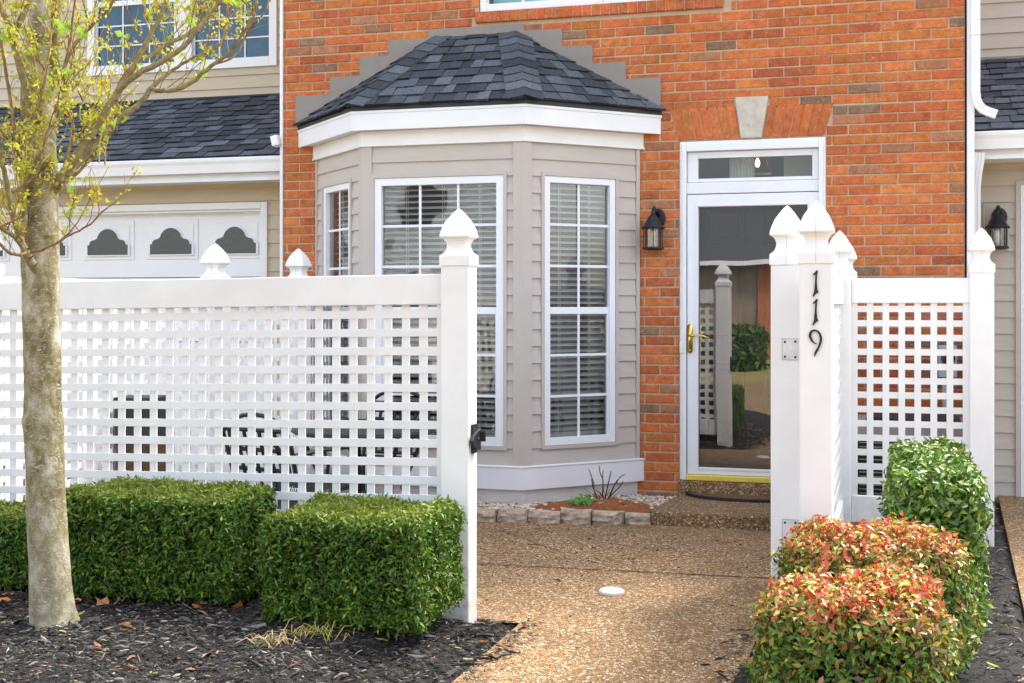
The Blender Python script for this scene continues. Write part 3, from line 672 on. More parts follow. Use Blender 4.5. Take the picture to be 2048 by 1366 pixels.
# pendant lantern in the hall
px_, pz_ = at(1515, 330, YW + .75)
pl = thing('pendant_lantern', (px_, YW + .75, pz_), 'lit brass pendant lantern seen through the transom', 'lantern')
mb = MB(); a, b, h = .10, .055, .17
c4 = [(1, 1), (-1, 1), (-1, -1), (1, -1)]
for i in range(4):
    p, q = c4[i], c4[(i + 1) % 4]; z0 = pz_ - .06
    mb.tube([(px_ + p[0] * a, YW + .75 + p[1] * a, z0), (px_ + p[0] * b, YW + .75 + p[1] * b, z0 + h)], .006, 5)
    mb.tube([(px_ + p[0] * a, YW + .75 + p[1] * a, z0), (px_ + q[0] * a, YW + .75 + q[1] * a, z0)], .008, 5); mb.tube([(px_ + p[0] * b, YW + .75 + p[1] * b, z0 + h), (px_ + q[0] * b, YW + .75 + q[1] * b, z0 + h)], .006, 5)
mb.tube([(px_, YW + .75, pz_ + .05), (px_, YW + .75, 2.74)], .006, 6)
mb.build('lantern_frame', pm('dark_bronze', (.05, .035, .02), .45, .2, 20), pl)
mb = MB(); mb.box(px_ - .11, px_ + .11, YW + .64, YW + .86, pz_ - .085, pz_ - .068); mb.build('lantern_base', BRASS, pl)
mb = MB(); mb.lathe([(.008, .0), (.016, .012), (.018, .03), (.010, .055), (.004, .07)], (px_, YW + .75, pz_ - .015), 12); mb.build('bulb', BULB, pl, smooth=True)
# corner trims of the brick house
mb = MB(); mb.box(XL - .026, XL - .002, YW - .012, YW + .05, 0, 5.2); mb.build('corner_trim', TRIM, house, bevel=.003)
x0, x1 = XR + .012, XR + .058
mb = MB(); mb.box(XR - .003, x0 + .01, YW + .05, YW + .06, 0, 5.2); mb.build('gap_shade', DRIP, house)  # added dark strip: blocks daylight and stands for the gap's shade
mb = MB(); mb.box(x0, x1, YW - .012, YW + .045, 0, 5.2); mb.build('corner_trim', TRIM, house, bevel=.003)
# doorstep and mat
step_z = .088; st0 = wx(1305) + .0
mb = MB(); sy = 8.02
prof = [(-1.60, sy), (-.30, sy), (-.30, YW - .002), (-1.46, YW - .002), (-1.46, YW - .20)]
sx_l = ad(1303, 1040, 8.28); 
base = [(sx_l.x, sy), (-.35, sy), (-.35, YW + .0), (-1.362, YW + .0)]
mb.add([(x, y, -.02) for x, y in base] + [(x, y, step_z) for x, y in base], [(4, 5, 6, 7), (0, 1, 5, 4), (1, 2, 6, 5), (3, 0, 4, 7), (2, 3, 7, 6)])
tag(mb.build('doorstep', AGG2, bevel=.012), 'low exposed aggregate step below the storm door', 'step')
mb = MB(); mb.box(door_x0 - .005, door_x1 + .02, YW - .045, YW + .19, step_z - .02, zth - .022); mb.build('threshold', AGG2, house, bevel=.006)
mat_c = ad(1560, 985, 8.75); mcx = wx(1500); mcy = YW - .06
mat_o = thing('doormat', (mcx, mcy - .2, step_z), 'half round brown doormat with a black rubber rim on the step', 'doormat')
def halfdisc(r0, r1, z0, z1, mb, sq=.62):
    n = 28; vs = []
    for i in range(n + 1):
        a = math.pi + math.pi * i / n
        for r, z in ((r0, z0), (r1, z0), (r1, z1), (r0, z1)): vs.append((mcx + r * math.cos(a), mcy + r * math.sin(a) * sq, z))
    mb.add(vs, [(i * 4 + k, i * 4 + (k + 1) % 4, (i + 1) * 4 + (k + 1) % 4, (i + 1) * 4 + k) for i in range(n) for k in range(4)])
mb = MB(); halfdisc(.40, .435, step_z + .001, step_z + .020, mb); mb.build('rim', RUBBER, mat_o, bevel=.003)
mb = MB(); halfdisc(.0, .399, step_z + .001, step_z + .009, mb); mb.build('pile', pm('mat_pile', (.20, .115, .05), .95, .35, 60, 1., 200), mat_o)
# ================================================================ NEIGHBOURS
def lap_house(nm, side):
    left = side < 0
    GY, UY, EY = (9.4, 10.3, 9.05) if left else (9.5, 10.3, 9.1)
    xa, xb = (-10.5, XL - .03) if left else (XR + .06, 5.5)
    h = thing('town_house', ((xa + xb) / 2, GY, 0), 'beige sided town house left of the brick wall with a white garage door' if left else 'beige sided town house right of the brick wall with a lantern by its garage', 'house')
    MG = frame((xa, GY), (xb, GY)); MUp = frame((xa, UY), (xb, UY)); L = xb - xa
    zb = -.05 if left else .05
    if left:
        d1 = MG.upx(537); dzt = MG.zpx(520, 404); doorh = (d1 - 5.0, d1, zb, dzt)
    else:
        d0 = MG.upx(2031); dzt = MG.zpx(2040, 362); doorh = (d0, d0 + 2.6, zb, dzt)
    mb = MB(); mb.box(0, L, -.06, -.003, -.12, .08, MG); mb.build('foundation', FOUND, h)
    mb = MB(); siding(mb, MG, 0, L, zb, 2.42, .1143, [doorh]); uh = []
    if left:
        for a_, b_ in ((372, 556), (178, 366)): zq = MUp.zpx(470, 132); uh.append((MUp.upx(a_), MUp.upx(b_), zq - .02, zq + 1.3))
        uh.append((MUp.upx(360), MUp.upx(378), zq - .02, zq + 1.3))
    siding(mb, MUp, 0, L, 3.1, 5.6, .1143, uh)
    mb.build('wall', SIDING2 if left else SIDING, h)
    # roof of the garage
    mb = MB(); zt_, ze_ = 3.235, 2.555
    shingles(mb, (xa, EY - .03, ze_), (1, 0, 0), (0, UY - EY, zt_ - ze_), lambda v: 0, lambda v: L, math.hypot(UY - EY + .03, zt_ - ze_), exp=.118, wid=(.09, .2))
    mb.face([(xa, EY - .03, ze_ - .004), (xb, EY - .03, ze_ - .004), (xb, UY + .02, zt_ + .0), (xa, UY + .02, zt_ + .0)], (.02, .022, .025))
    mb.build('roof', SHING, h, attr=True)
    mb = MB(); mb.box(xa, xb - .006, UY - .028, UY - .004, 3.14, 3.262); mb.build('flashing', FLASH if not left else DRIP, h)
    # gutter with a rolled lip, fascia, soffit
    gzt, gzb = (2.54, 2.43)
    g = [(0, gzt), (-.006, gzt + .006), (-.014, gzt), (-.012, gzt - .02), (.0, gzt - .045), (.012, gzb), (.075, gzb), (.08, gzt - .01), (.075, gzt - .01), (.07, gzb + .004), (.016, gzb + .004), (.006, gzt - .04)]
    xe = xb - (.035 if left else .0)
    mb = MB(); vs = [(x, EY - .07 + y, z) for x in (xa, xe) for y, z in g]; n = len(g)
    mb.add(vs, [(i, i + n, (i + 1) % n + n, (i + 1) % n) for i in range(n)] + [tuple(range(n)), tuple(range(2 * n - 1, n - 1, -1))]); mb.build('gutter', TRIM, h)
    mb = MB(); mb.box(xa, xb - .004, EY + .012, EY + .035, gzb - .055, gzt - .005); mb.box(xa, xb - .004, EY - .004, EY + .011, gzb - .062, gzb - .035); mb.build('fascia', TRIM, h)
    mb = MB(); mb.box(xa, xb - .005, EY + .036, GY - .001, gzb - .05, gzb - .04)
    for i in range(int(L / .11)): mb.box(xa + .05 + i * .11, xa + .053 + i * .11, EY + .04, GY - .02, gzb - .052, gzb - .0495)
    mb.build('soffit', TRIM, h)
    # garage door
    a, b, z0, zt = doorh
    mb = MB(); fw = .055 if left else .04
    if left:
        mb.box(b - fw, b, -.03, .03, z0, zt, MG); mb.box(a, b - fw, -.03, .03, zt - fw, zt, MG); mb.box(b - fw - .02, b - fw, -.10, .005, z0, zt - fw, MG); mb.box(a, b - fw - .02, -.10, .005, zt - fw - .02, zt - fw, MG)
    else:
        mb.box(a + .03, a + .09, -.03, .03, z0, zt - .03, MG); mb.box(a + .09, b, -.03, .03, zt - .09, zt - .03, MG)
    mb.build('door_casing', TRIM, h, bevel=.004)
    if not left:
        mb = MB(); mb.box(a, a + .029, -.02, .028, z0, zt, MG); mb.box(a + .029, b, -.02, .028, zt - .029, zt, MG); mb.build('door_channel', CORNERB, h)
    mb = MB(); top = zt - fw - .022; secth = .535; a_, b_ = (a + .02, b - fw - .021) if left else (a + .10, b)
    for k in range(4):
        zt2 = top - k * secth; mb.box(a_, b_, -.11, -.075, zt2 - secth + .008, zt2, MG)
        if left and k == 0:
            for px in (463, 335, 208, 84, -40):
                u = MG.upx(px); zc = MG.zpx(335, 478)
                mb.box(u - .245, u + .245, -.0745, -.066, zc - .165, zc + .165, MG); mb.box(u - .205, u + .205, -.0655, -.060, zc - .128, zc + .128, MG)
    mb.box(a_, b_, -.13, -.112, z0, top, MG)
    gd = mb.build('garage_door', WFRAME, h, bevel=.006)
    if left:
        for px in (463, 335, 208, 84, -40):
            u = MG.upx(px); zc = MG.zpx(335, 508); P = [(-.195, 0), (.195, 0), (.195, .085)]
            arc = lambda cx, cz, r, a0, a1, n: [(cx + r * math.cos(R(a0 + (a1 - a0) * i / n)), cz + r * math.sin(R(a0 + (a1 - a0) * i / n))) for i in range(n + 1)]
            P += arc(.135, .085, .042, 0, 100, 6) + arc(0, .115, .105, 15, 165, 14) + arc(-.135, .085, .042, 80, 180, 6) + [(-.195, .085)]
            mb = MB(); mb.prism([(u + p * 1.09, zc - .012 + q * 1.13) for p, q in P], -.0598, -.050, MG); mb.build('pane_frame', WFRAME, gd, bevel=.003)
            mb = MB(); mb.prism([(u + p, zc + q * 1.0) for p, q in P], -.0498, -.0475, MG); mb.build('window_pane', DARKG, gd)
    return h, MG, MUp
nl, MGL, MUL = lap_house('l', -1)
nr, MGR, MUR = lap_house('r', 1)
# upper windows of the left neighbour
for a, b in ((372, 556), (178, 366)):
    u0, u1 = MUL.upx(a), MUL.upx(b); zb = MUL.zpx(470, 132)
    w = window(MUL, u0, u1, zb - .02, zb + 1.3, 3, nl, fw=.075, blind=False, gl=GLASSU, wout=.03, mg=.006)
    mb = MB(); mb.face([MUL(u0 + .08, -.024, zb + .06), MUL(u1 - .08, -.024, zb + .06), MUL(u1 - .08, -.024, zb + 1.25), MUL(u0 + .08, -.024, zb + 1.25)]); mb.build('screen', SCREEN, w)  # sheet behind the pane, coloured with the reflected sky
mb = MB(); mb.box(MUL.upx(360), MUL.upx(378), .0, .026, zb - .02, zb + 1.3, MUL); mb.build('mullion', TRIM, nl)
# a short gutter outlet at the end of the left gutter
p = ad(553, 282, 9.75); mb = MB(); Mx = Matrix.Translation(p) @ Matrix.Rotation(R(-14), 4, 'Y'); mb.box(-.03, .03, -.04, .04, -.04, .04, Mx); mb.build('gutter_outlet', TRIM, nl, bevel=.008)
# downspouts, right
def spout(px_pts, Y, parent, w=.056, d=.045):
    mb = MB(); pts = [Vector((gx(a, Y), Y, gz(b, gx(a, Y), Y))) for a, b in px_pts]
    N = len(pts)
    for i in range(N):
        t = (pts[min(i + 1, N - 1)] - pts[max(i - 1, 0)]).normalized(); s_ = Vector((t.z, 0, -t.x))
        if s_.x < 0: s_ = -s_
        for (a, b) in ((-1, -1), (-.5, -1.0), (-.4, -.9), (-.1, -.9), (0, -1), (.1, -.9), (.4, -.9), (.5, -1), (1, -1), (1, 1), (-1, 1)): mb.v.append(tuple(pts[i] + s_ * w / 2 * a + Vector((0, d / 2 * b, 0))))
    n = 11; mb.f = [(i * n + k, i * n + (k + 1) % n, (i + 1) * n + (k + 1) % n, (i + 1) * n + k) for i in range(N - 1) for k in range(n)] + [tuple(range(n)), tuple((N - 1) * n + k for k in range(n))]
    mb.c = [(1, 1, 1)] * len(mb.f)
    for i in (1,):
        pass
    return mb.build('downspout', TRIM, parent)
ds = thing('downspout', (XR + .09, YW - .02, 2.6), 'white downspout curving onto the right hand garage roof', 'downspout')
o = spout([(1951, -120), (1951, 68), (1951, 150), (1951, 185), (1953, 200), (1958, 211), (1966, 219), (1977, 224), (1993, 229)], YW - .02, ds); o.name = 'pipe'
mb = MB(); xx = gx(1951, YW - .02); zz_ = gz(69, xx, YW - .02); mb.box(xx - .0305, xx + .0305, YW - .0455, YW + .01, zz_ - .004, zz_ + .004); mb.build('joint', TRIM, ds)
o = spout([(1958, 306), (1957, 318), (1952, 345), (1949, 372), (1948.5, 520), (1948.5, 985)], 9.03, nr, w=.075, d=.055)
# lanterns
def lantern(x, y, z, label, bulb):                    # z = centre height of the glass cage
    t = thing('wall_lantern', (x, y, z), label, 'lantern', 'black wall lanterns')
    fy = y - .10; r = .064
    mb = MB(); n = 28; mb.add([(x + .02 + .052 * math.cos(2 * math.pi * i / n), yy, z + .135 + .068 * math.sin(2 * math.pi * i / n)) for yy in (y, y - .016) for i in range(n)], [(i, (i + 1) % n, (i + 1) % n + n, i + n) for i in range(n)] + [tuple(range(n, 2 * n))]); mb.build('backplate', BLACKM, t, bevel=.004)
    mb = MB(); mb.tube([(x + .02, y - .012, z + .15), (x + .016, y - .05, z + .185), (x + .006, y - .09, z + .19), (x, fy, z + .17), (x, fy, z + .14)], [.016, .014, .013, .014, .018], 10); mb.lathe([(.004, .03), (.012, .02), (.016, .008), (.010, 0)], (x + .006, y - .09, z + .185), 12); mb.build('arm', BLACKM, t, smooth=True)
    mb = MB(); mb.lathe([(.078, .062), (.080, .068), (.070, .076), (.062, .082), (.052, .108), (.044, .115), (.034, .140), (.020, .152), (.012, .160)], (x, fy, z), 28)
    for k in range(8): a = k * math.pi / 4; mb.lathe([(.007, .052), (.008, .062), (.006, .07)], (x + .074 * math.cos(a), fy + .074 * math.sin(a), z), 8)
    mb.build('hood', BLACKM, t, smooth=True, bevel=0)
    mb = MB(); mb.lathe([(.05, -.092), (.076, -.084), (.078, -.078), (.070, -.070), (.05, -.069)], (x, fy, z), 28); mb.build('base', BLACKM, t, smooth=True); mb = MB(); mb.lathe([(r + .005, .058), (r + .007, .062), (r - .01, .064), (r - .012, .058)], (x, fy, z), 28); mb.build('ring', BLACKM, t, smooth=True)
    mb = MB()
    for k in range(8): a = k * math.pi / 4 + .2; mb.tube([(x + r * math.cos(a), fy + r * math.sin(a), z - .072), (x + r * math.cos(a), fy + r * math.sin(a), z + .062)], .0038, 6)
    mb.build('cage', BLACKM, t)
    mb = MB(); n = 28; q = r - .008; mb.add([(x + q * math.cos(2 * math.pi * i / n), fy + q * math.sin(2 * math.pi * i / n), z + h) for h in (-.07, .06) for i in range(n)], [(i, (i + 1) % n, (i + 1) % n + n, i + n) for i in range(n)]); mb.build('glass', GLASSL, t, smooth=True)
    mb = MB()
    if bulb: mb.lathe([(.012, -.068), (.014, -.05), (.022, -.04), (.026, 0), (.022, .035), (.012, .05)], (x, fy, z), 16)
    else: mb.lathe([(.022, -.069), (.02, -.05), (.016, -.045), (.017, .035), (.008, .052)], (x, fy, z), 16)
    mb.build('bulb', FROST if bulb else CANDLE, t, smooth=True)
    return t
lx = gx(1306, YW - .1); lantern(lx, YW, gz(474, lx, YW - .1), 'black lantern on the brick pier beside the storm door', False)
lx = gx(1994, 9.4); lz = gz(473, lx, 9.4)
lt = lantern(lx, 9.5 - .034, lz, 'black lantern on beige siding beside the right garage door', True)
mb = MB(); mb.box(lx - .085, lx + .085, 9.5 - .026, 9.5 - .001, lz - .09, lz + .235); mb.box(lx - .066, lx + .066, 9.5 - .033, 9.5 - .0265, lz - .07, lz + .215); mb.build('mounting_block', CORNERB, nr, bevel=.006)
# ================================================================ LATTICE FENCES
PW = .127
def post(x, y, parent, top=1.81, base=-.02, yaw=0., seam=True, name='post', front=True):
    mb = MB(); h = PW / 2; c, s_ = math.cos(yaw), math.sin(yaw)
    M = lambda a, b, z: (x + a * c - b * s_, y + a * s_ + b * c, z)
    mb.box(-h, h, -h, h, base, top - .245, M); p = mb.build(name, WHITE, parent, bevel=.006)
    mb = MB(); k = .0685
    prof = [(k, -.250), (k, -.208), (k - .002, -.204), (.058, -.198), (.049, -.188), (.0435, -.172), (.0425, -.158), (.046, -.145), (.054, -.133), (k - .003, -.127), (k, -.124), (k, -.121), (k * .955, -.105), (k * .88, -.089), (k * .71, -.060), (k * .44, -.032), (k * .2, -.011), (.0015, 0)]
    mb.lathe(prof, (x, y, top), 4, math.pi / 4 + yaw, sq=True); cp = mb.build('cap', WHITE, p, bevel=.002)
    if seam:
        mb = MB(); w = .0007
        for (r0, z0), (r1, z1) in zip(prof[:-2], prof[1:-1]):
            mb.add([M(-w, -r0 - .0006, top + z0), M(w, -r0 - .0006, top + z0), M(w, -r1 - .0006, top + z1), M(-w, -r1 - .0006, top + z1)], [(0, 1, 2, 3)])
        mb.build('mold_seam', SEAM, cp)
    return p
def panel(P0, P1, parent, ztop=1.532, rail=.132, zbot=.30, slope=0., z0=0., front_h=True, pitch=.0811, phase=0., brail=.15, vphase=.0):
    M = frame(P0, P1, z0, slope); L = M.len
    mb = MB(); mb.box(0, L, -.024, .024, ztop - rail, ztop, M); mb.build('top_rail', WHITE, parent, bevel=.004)
    mb = MB(); mb.box(0, L, -.024, .024, zbot - brail, zbot, M); mb.build('bottom_rail', WHITE, parent, bevel=.004)
    mb = MB(); zt = ztop - rail; hw = .0178; st = .034; wf, wb = (.0005, .0055), (-.0055, 0)
    wv, wh = (wb, wf) if front_h else (wf, wb)
    mb.box(0, st, -.010, .010, zbot, zt, M); mb.box(L - st, L, -.010, .010, zbot, zt, M)
    z = zt - .046 * .5 + vphase - hw
    while z - hw > zbot: mb.box(st, L - st, wh[0], wh[1], z - hw, z + hw, M); z -= pitch
    n = max(1, round((L - 2 * st + .035) / pitch)); pt = (L - 2 * st + .035) / n
    for i in range(1, n):
        u = st - .0175 + i * pt + phase; mb.box(u - hw, u + hw, wv[0], wv[1], zbot, zt, M)
    return mb.build('lattice', WHITE, parent)
# front fence with the latch post
Lp = (-1.783, 5.285); Cp = (-4.14, 5.165)
ff = thing('lattice_fence', ((Lp[0] + Cp[0]) / 2, 5.23, 0), 'long white lattice fence panel standing behind the clipped hedges', 'fence', 'white lattice fences')
yaw = math.atan2(Lp[1] - Cp[1], Lp[0] - Cp[0])
lp = post(*Lp, ff, 1.815, yaw=yaw * .5, seam=False); post(*Cp, ff, 1.79)
d = (Vector(Lp) - Vector(Cp)).normalized(); a = Vector(Cp) + d * PW / 2; b = Vector(Lp) - d * PW / 2
panel(a, b, ff, slope=.031 / 2.3, z0=-.031, zbot=.27)
# latch catch on the post
mb = MB(); fx = Lp[0] + PW / 2; fy0 = Lp[1]; q = lambda u, w, z: (fx + w, fy0 + u, z); lz0, lz1 = gz(907, fx, fy0 - .02), gz(849, fx, fy0 - .02); lm = gz(878, fx, fy0)
mb.box(-.03, .03, .001, .012, lz0, lz1, q)
mb.prism([(-.085, lm + .0), (-.06, lm + .022), (.03, lm + .045), (.03, lm - .05), (-.06, lm - .028)], .0125, .028, q)
mb.box(.02, .032, .012, .05, lm - .012, lm + .035, q); mb.tube([(fx + .028, fy0 - .01, lm), (fx + .033, fy0 - .01, lm)], .009, 8)
mb.build('latch', BLACKM, lp, bevel=.002)
# left return fence to the house
B1 = (-3.97, 7.07); B2 = (-3.90, 8.09)
fl_ = thing('lattice_fence', (-4.0, 7.1, 0), 'white lattice side fence left of the patio, two post caps above the front rail', 'fence', 'white lattice fences')
post(*B1, fl_, 1.775); post(*B2, fl_, 1.785)
for P, Q in ((Cp, B1), (B1, B2)):
    d = (Vector(Q) - Vector(P)).normalized(); panel(Vector(Q) - d * PW / 2, Vector(P) + d * PW / 2, fl_, zbot=.2)
P, Q = B2, (-3.99, YW - .02); d = (Vector(Q) - Vector(P)).normalized(); panel(Vector(Q), Vector(P) + d * PW / 2, fl_, zbot=.2)
# right fence: number post, return, screen
Bp = (-.262, 5.2); Cq = (-.25, 7.50); Dq = (-.236, 8.12); Ep = (.51, 7.56)
fr_ = thing('lattice_fence', (.0, 6.6, 0), 'white lattice fence around the air conditioner with the house number post', 'fence', 'white lattice fences')
bp = post(*Bp, fr_, 1.808); post(*Cq, fr_, 1.818); post(*Dq, fr_, 1.80); post(*Ep, fr_, 1.822)
panel((Bp[0], Bp[1] + PW / 2), (Cq[0], Cq[1] - PW / 2), fr_, zbot=.30)
panel((Cq[0], Cq[1] + PW / 2), (Dq[0], Dq[1] - PW / 2), fr_, zbot=.30)
panel((Dq[0], Dq[1] + PW / 2), (Dq[0], YW - .01), fr_, zbot=.30)
panel((Cq[0] + PW / 2, 7.52), (Ep[0] - PW / 2, 7.54), fr_, ztop=1.545, rail=.14, zbot=.315, front_h=False, vphase=.008)
panel((Ep[0], YW - .01), (Ep[0], Ep[1] + PW / 2), fr_, zbot=.30)
# house number
def crop2(xc, yc):
    px, py = 1590 + xc / 6.21, 510 + yc / 6.21; Y = Bp[1] - PW / 2; x = gx(px, Y); return x, gz(py, x, Y)
NUM = pm('bronze_number', (.016, .010, .009), .4, .2, 40)
fyn = Bp[1] - PW / 2
one = [(272, 186), (287, 205), (277, 225), (271, 330), (279, 430), (294, 462), (262, 482), (226, 523), (221, 505), (239, 450), (249, 340), (255, 240), (230, 251), (222, 243), (250, 215)]
for dx, dy in ((0, 0), (-2, 354)):
    mb = MB(); P = [crop2(a + dx, b + dy) for a, b in one]; mb.prism(P, fyn - .008, fyn - .0005, lambda u, w, z: (u, w, z)); mb.build('house_number', NUM, bp)
nine = [(268, 1102, 8), (240, 1092, 15), (208, 1058, 25), (187, 1010, 33), (192, 970, 32), (212, 943, 26), (248, 932, 19), (285, 948, 22), (312, 985, 27), (324, 1035, 29), (318, 1085, 28), (298, 1140, 26), (270, 1190, 30), (252, 1225, 25), (240, 1258, 5)]
lft, rgt = [], []
for i, (a, b, w) in enumerate(nine):
    p0 = Vector(nine[max(i - 1, 0)][:2]); p1 = Vector(nine[min(i + 1, len(nine) - 1)][:2]); t = (p1 - p0).normalized(); nn = Vector((-t.y, t.x)) * w / 2
    lft.append((a + nn.x, b + nn.y)); rgt.append((a - nn.x, b - nn.y))
mb = MB()
for i in range(len(nine) - 1):
    Q = [crop2(*c) for c in (lft[i], lft[i + 1], rgt[i + 1], rgt[i])]
    vs = [(x, fyn - .008, z) for x, z in Q] + [(x, fyn - .0005, z) for x, z in Q]
    mb.add(vs, [(0, 1, 2, 3), (0, 4, 5, 1), (2, 6, 7, 3)])
mb.build('house_number', NUM, bp)
# open gate
Ap = (-.395, 5.47)
gate = thing('gate', (Ap[0], Ap[1] + .6, 0), 'white lattice gate swung open beside the number post', 'gate')
ga = post(*Ap, gate, 1.812, base=.02); post(Ap[0] + .02, 6.66, gate, 1.80, base=.03, name='post')
panel((Ap[0], Ap[1] + PW / 2), (Ap[0] + .02, 6.66 - PW / 2), gate, zbot=.30)
def hinge(py0, py1):
    mb = MB(); Y = Ap[1] - PW / 2; x0, x1 = gx(1565, Y), gx(1601, Y); z0, z1 = gz(py1, x0, Y), gz(py0, x0, Y)
    mb.box(x0, x1, Y - .004, Y - .0006, z0, z1)
    mb.tube([(x1 - .004, Y - .004, z0), (x1 - .004, Y - .004, z1)], .004, 6); hg = mb.build('hinge', ZINC, ga)
    mb = MB(); g = .0022
    for q in ((x0 - g, x0, z0 - g, z1 + g), (x0, x1, z1, z1 + g), (x0, x1, z0 - g, z0)): mb.box(q[0], q[1], Y - .0025, Y - .0004, q[2], q[3])
    mb.build('hinge_shadow', ACGREY, ga)  # grey outline painted as the thin shadow round the hinge plate
    for a, b in ((.14, .14), (.14, .86), (.72, .12), (.72, .88)): mb = MB(); mb.tube([(x0 + (x1 - x0) * a, Y - .002, z0 + (z1 - z0) * b), (x0 + (x1 - x0) * a, Y - .0065, z0 + (z1 - z0) * b)], .005, 8); mb.build('screw', ACDARK, ga)
hinge(678, 719); hinge(1039, 1080)
# ================================================================ PLANTS
def rbox_sample(n, c, half, rnd, lump=.03, seed=0, bottom=False):
    """points and normals on a rounded box with a lumpy skin"""
    hx, hy, hz = half; areas = np.array([hy * hz, hy * hz, hx * hz, hx * hz, hx * hy, hx * hy * (.25 if not bottom else .25)])
    f = RNG.choice(6, n, p=areas / areas.sum()); u = RNG.uniform(-1, 1, (n, 3))
    ax = f // 2; ax = np.where(f < 2, 0, np.where(f < 4, 1, 2)); sg = np.where(f % 2 == 0, 1., -1.)
    u[np.arange(n), ax] = sg; p = u * np.array(half)
    inner = np.array(half) - rnd; q = np.clip(p, -inner, inner); d = p - q; l = np.linalg.norm(d, axis=1)[:, None] + 1e-9
    nr_ = d / l; p = q + nr_ * rnd
    s_ = np.array([pnoise(Vector((a[0] * 7 + seed, a[1] * 7, a[2] * 7))) + .6 * pnoise(Vector((a[0] * 18 + seed, a[1] * 18, a[2] * 18))) for a in p])
    p = p + nr_ * (s_ * lump)[:, None]
    return p + np.array(c), nr_, s_
def hedge(x0, x1, y0, y1, z0, z1, n, label, seed, name='hedge'):
    c = ((x0 + x1) / 2, (y0 + y1) / 2, (z0 + z1) / 2); half = ((x1 - x0) / 2, (y1 - y0) / 2, (z1 - z0) / 2)
    t = thing(name, (c[0], c[1], z0), label, 'hedge', 'clipped green hedges')
    p, nr_, s_ = rbox_sample(n, c, half, .055, .022, seed)
    thin = np.array([pnoise(Vector((a[0] * 30 + seed, a[1] * 30, a[2] * 30))) for a in p]); dpt = RNG.exponential(.018, n) + np.where((thin < -.18) & (nr_[:, 2] < .6), .04, 0); p = p - nr_ * dpt[:, None] + nr_ * RNG.uniform(0, .012, (n, 1))
    nn = nr_ * .55 + RNG.normal(size=(n, 3)) * .75 + np.array([0, 0, .25])
    cols = palette(n, [(.035, .085, .010), (.065, .15, .016), (.11, .21, .020), (.19, .27, .03), (.26, .22, .06)], [22, 34, 27, 14, 3], .22)
    top = np.clip((nr_[:, 2] - .5) * 2, 0, 1)[:, None]; new = np.array([[.25, .29, .035]])  # yellow sunlight on the hedge top painted into the leaf colours
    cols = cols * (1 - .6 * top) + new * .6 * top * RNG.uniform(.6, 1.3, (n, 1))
    sz = RNG.uniform(.016, .034, n)
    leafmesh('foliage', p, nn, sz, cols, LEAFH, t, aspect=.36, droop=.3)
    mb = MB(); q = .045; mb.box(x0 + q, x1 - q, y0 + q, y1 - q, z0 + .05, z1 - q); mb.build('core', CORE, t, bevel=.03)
    for i in range(8):
        mb = MB(); x, y = x0 + .08 + (x1 - x0 - .16) * (i + .5) / 8, random.uniform(y0 + .04, y1 - .08); mb.tube([(x, y, z0 - .06), (x + random.gauss(0, .02), y, z0 + .15)], .007, 5, col=(.10, .07, .05)); mb.build('stem', TWIG, t, attr=True)
    return t
hedge(-2.38, -1.715, 4.58, 5.14, .135, .562, 48000, 'clipped square green hedge beside the latch post, rightmost of the row', 1)
hedge(-3.42, -2.57, 4.67, 5.12, .165, .595, 50000, 'clipped green hedge between the tree trunk and the rightmost hedge', 5)
hedge(-4.45, -3.57, 4.74, 5.10, .16, .475, 26000, 'low clipped green hedge left of the tree trunk', 9)
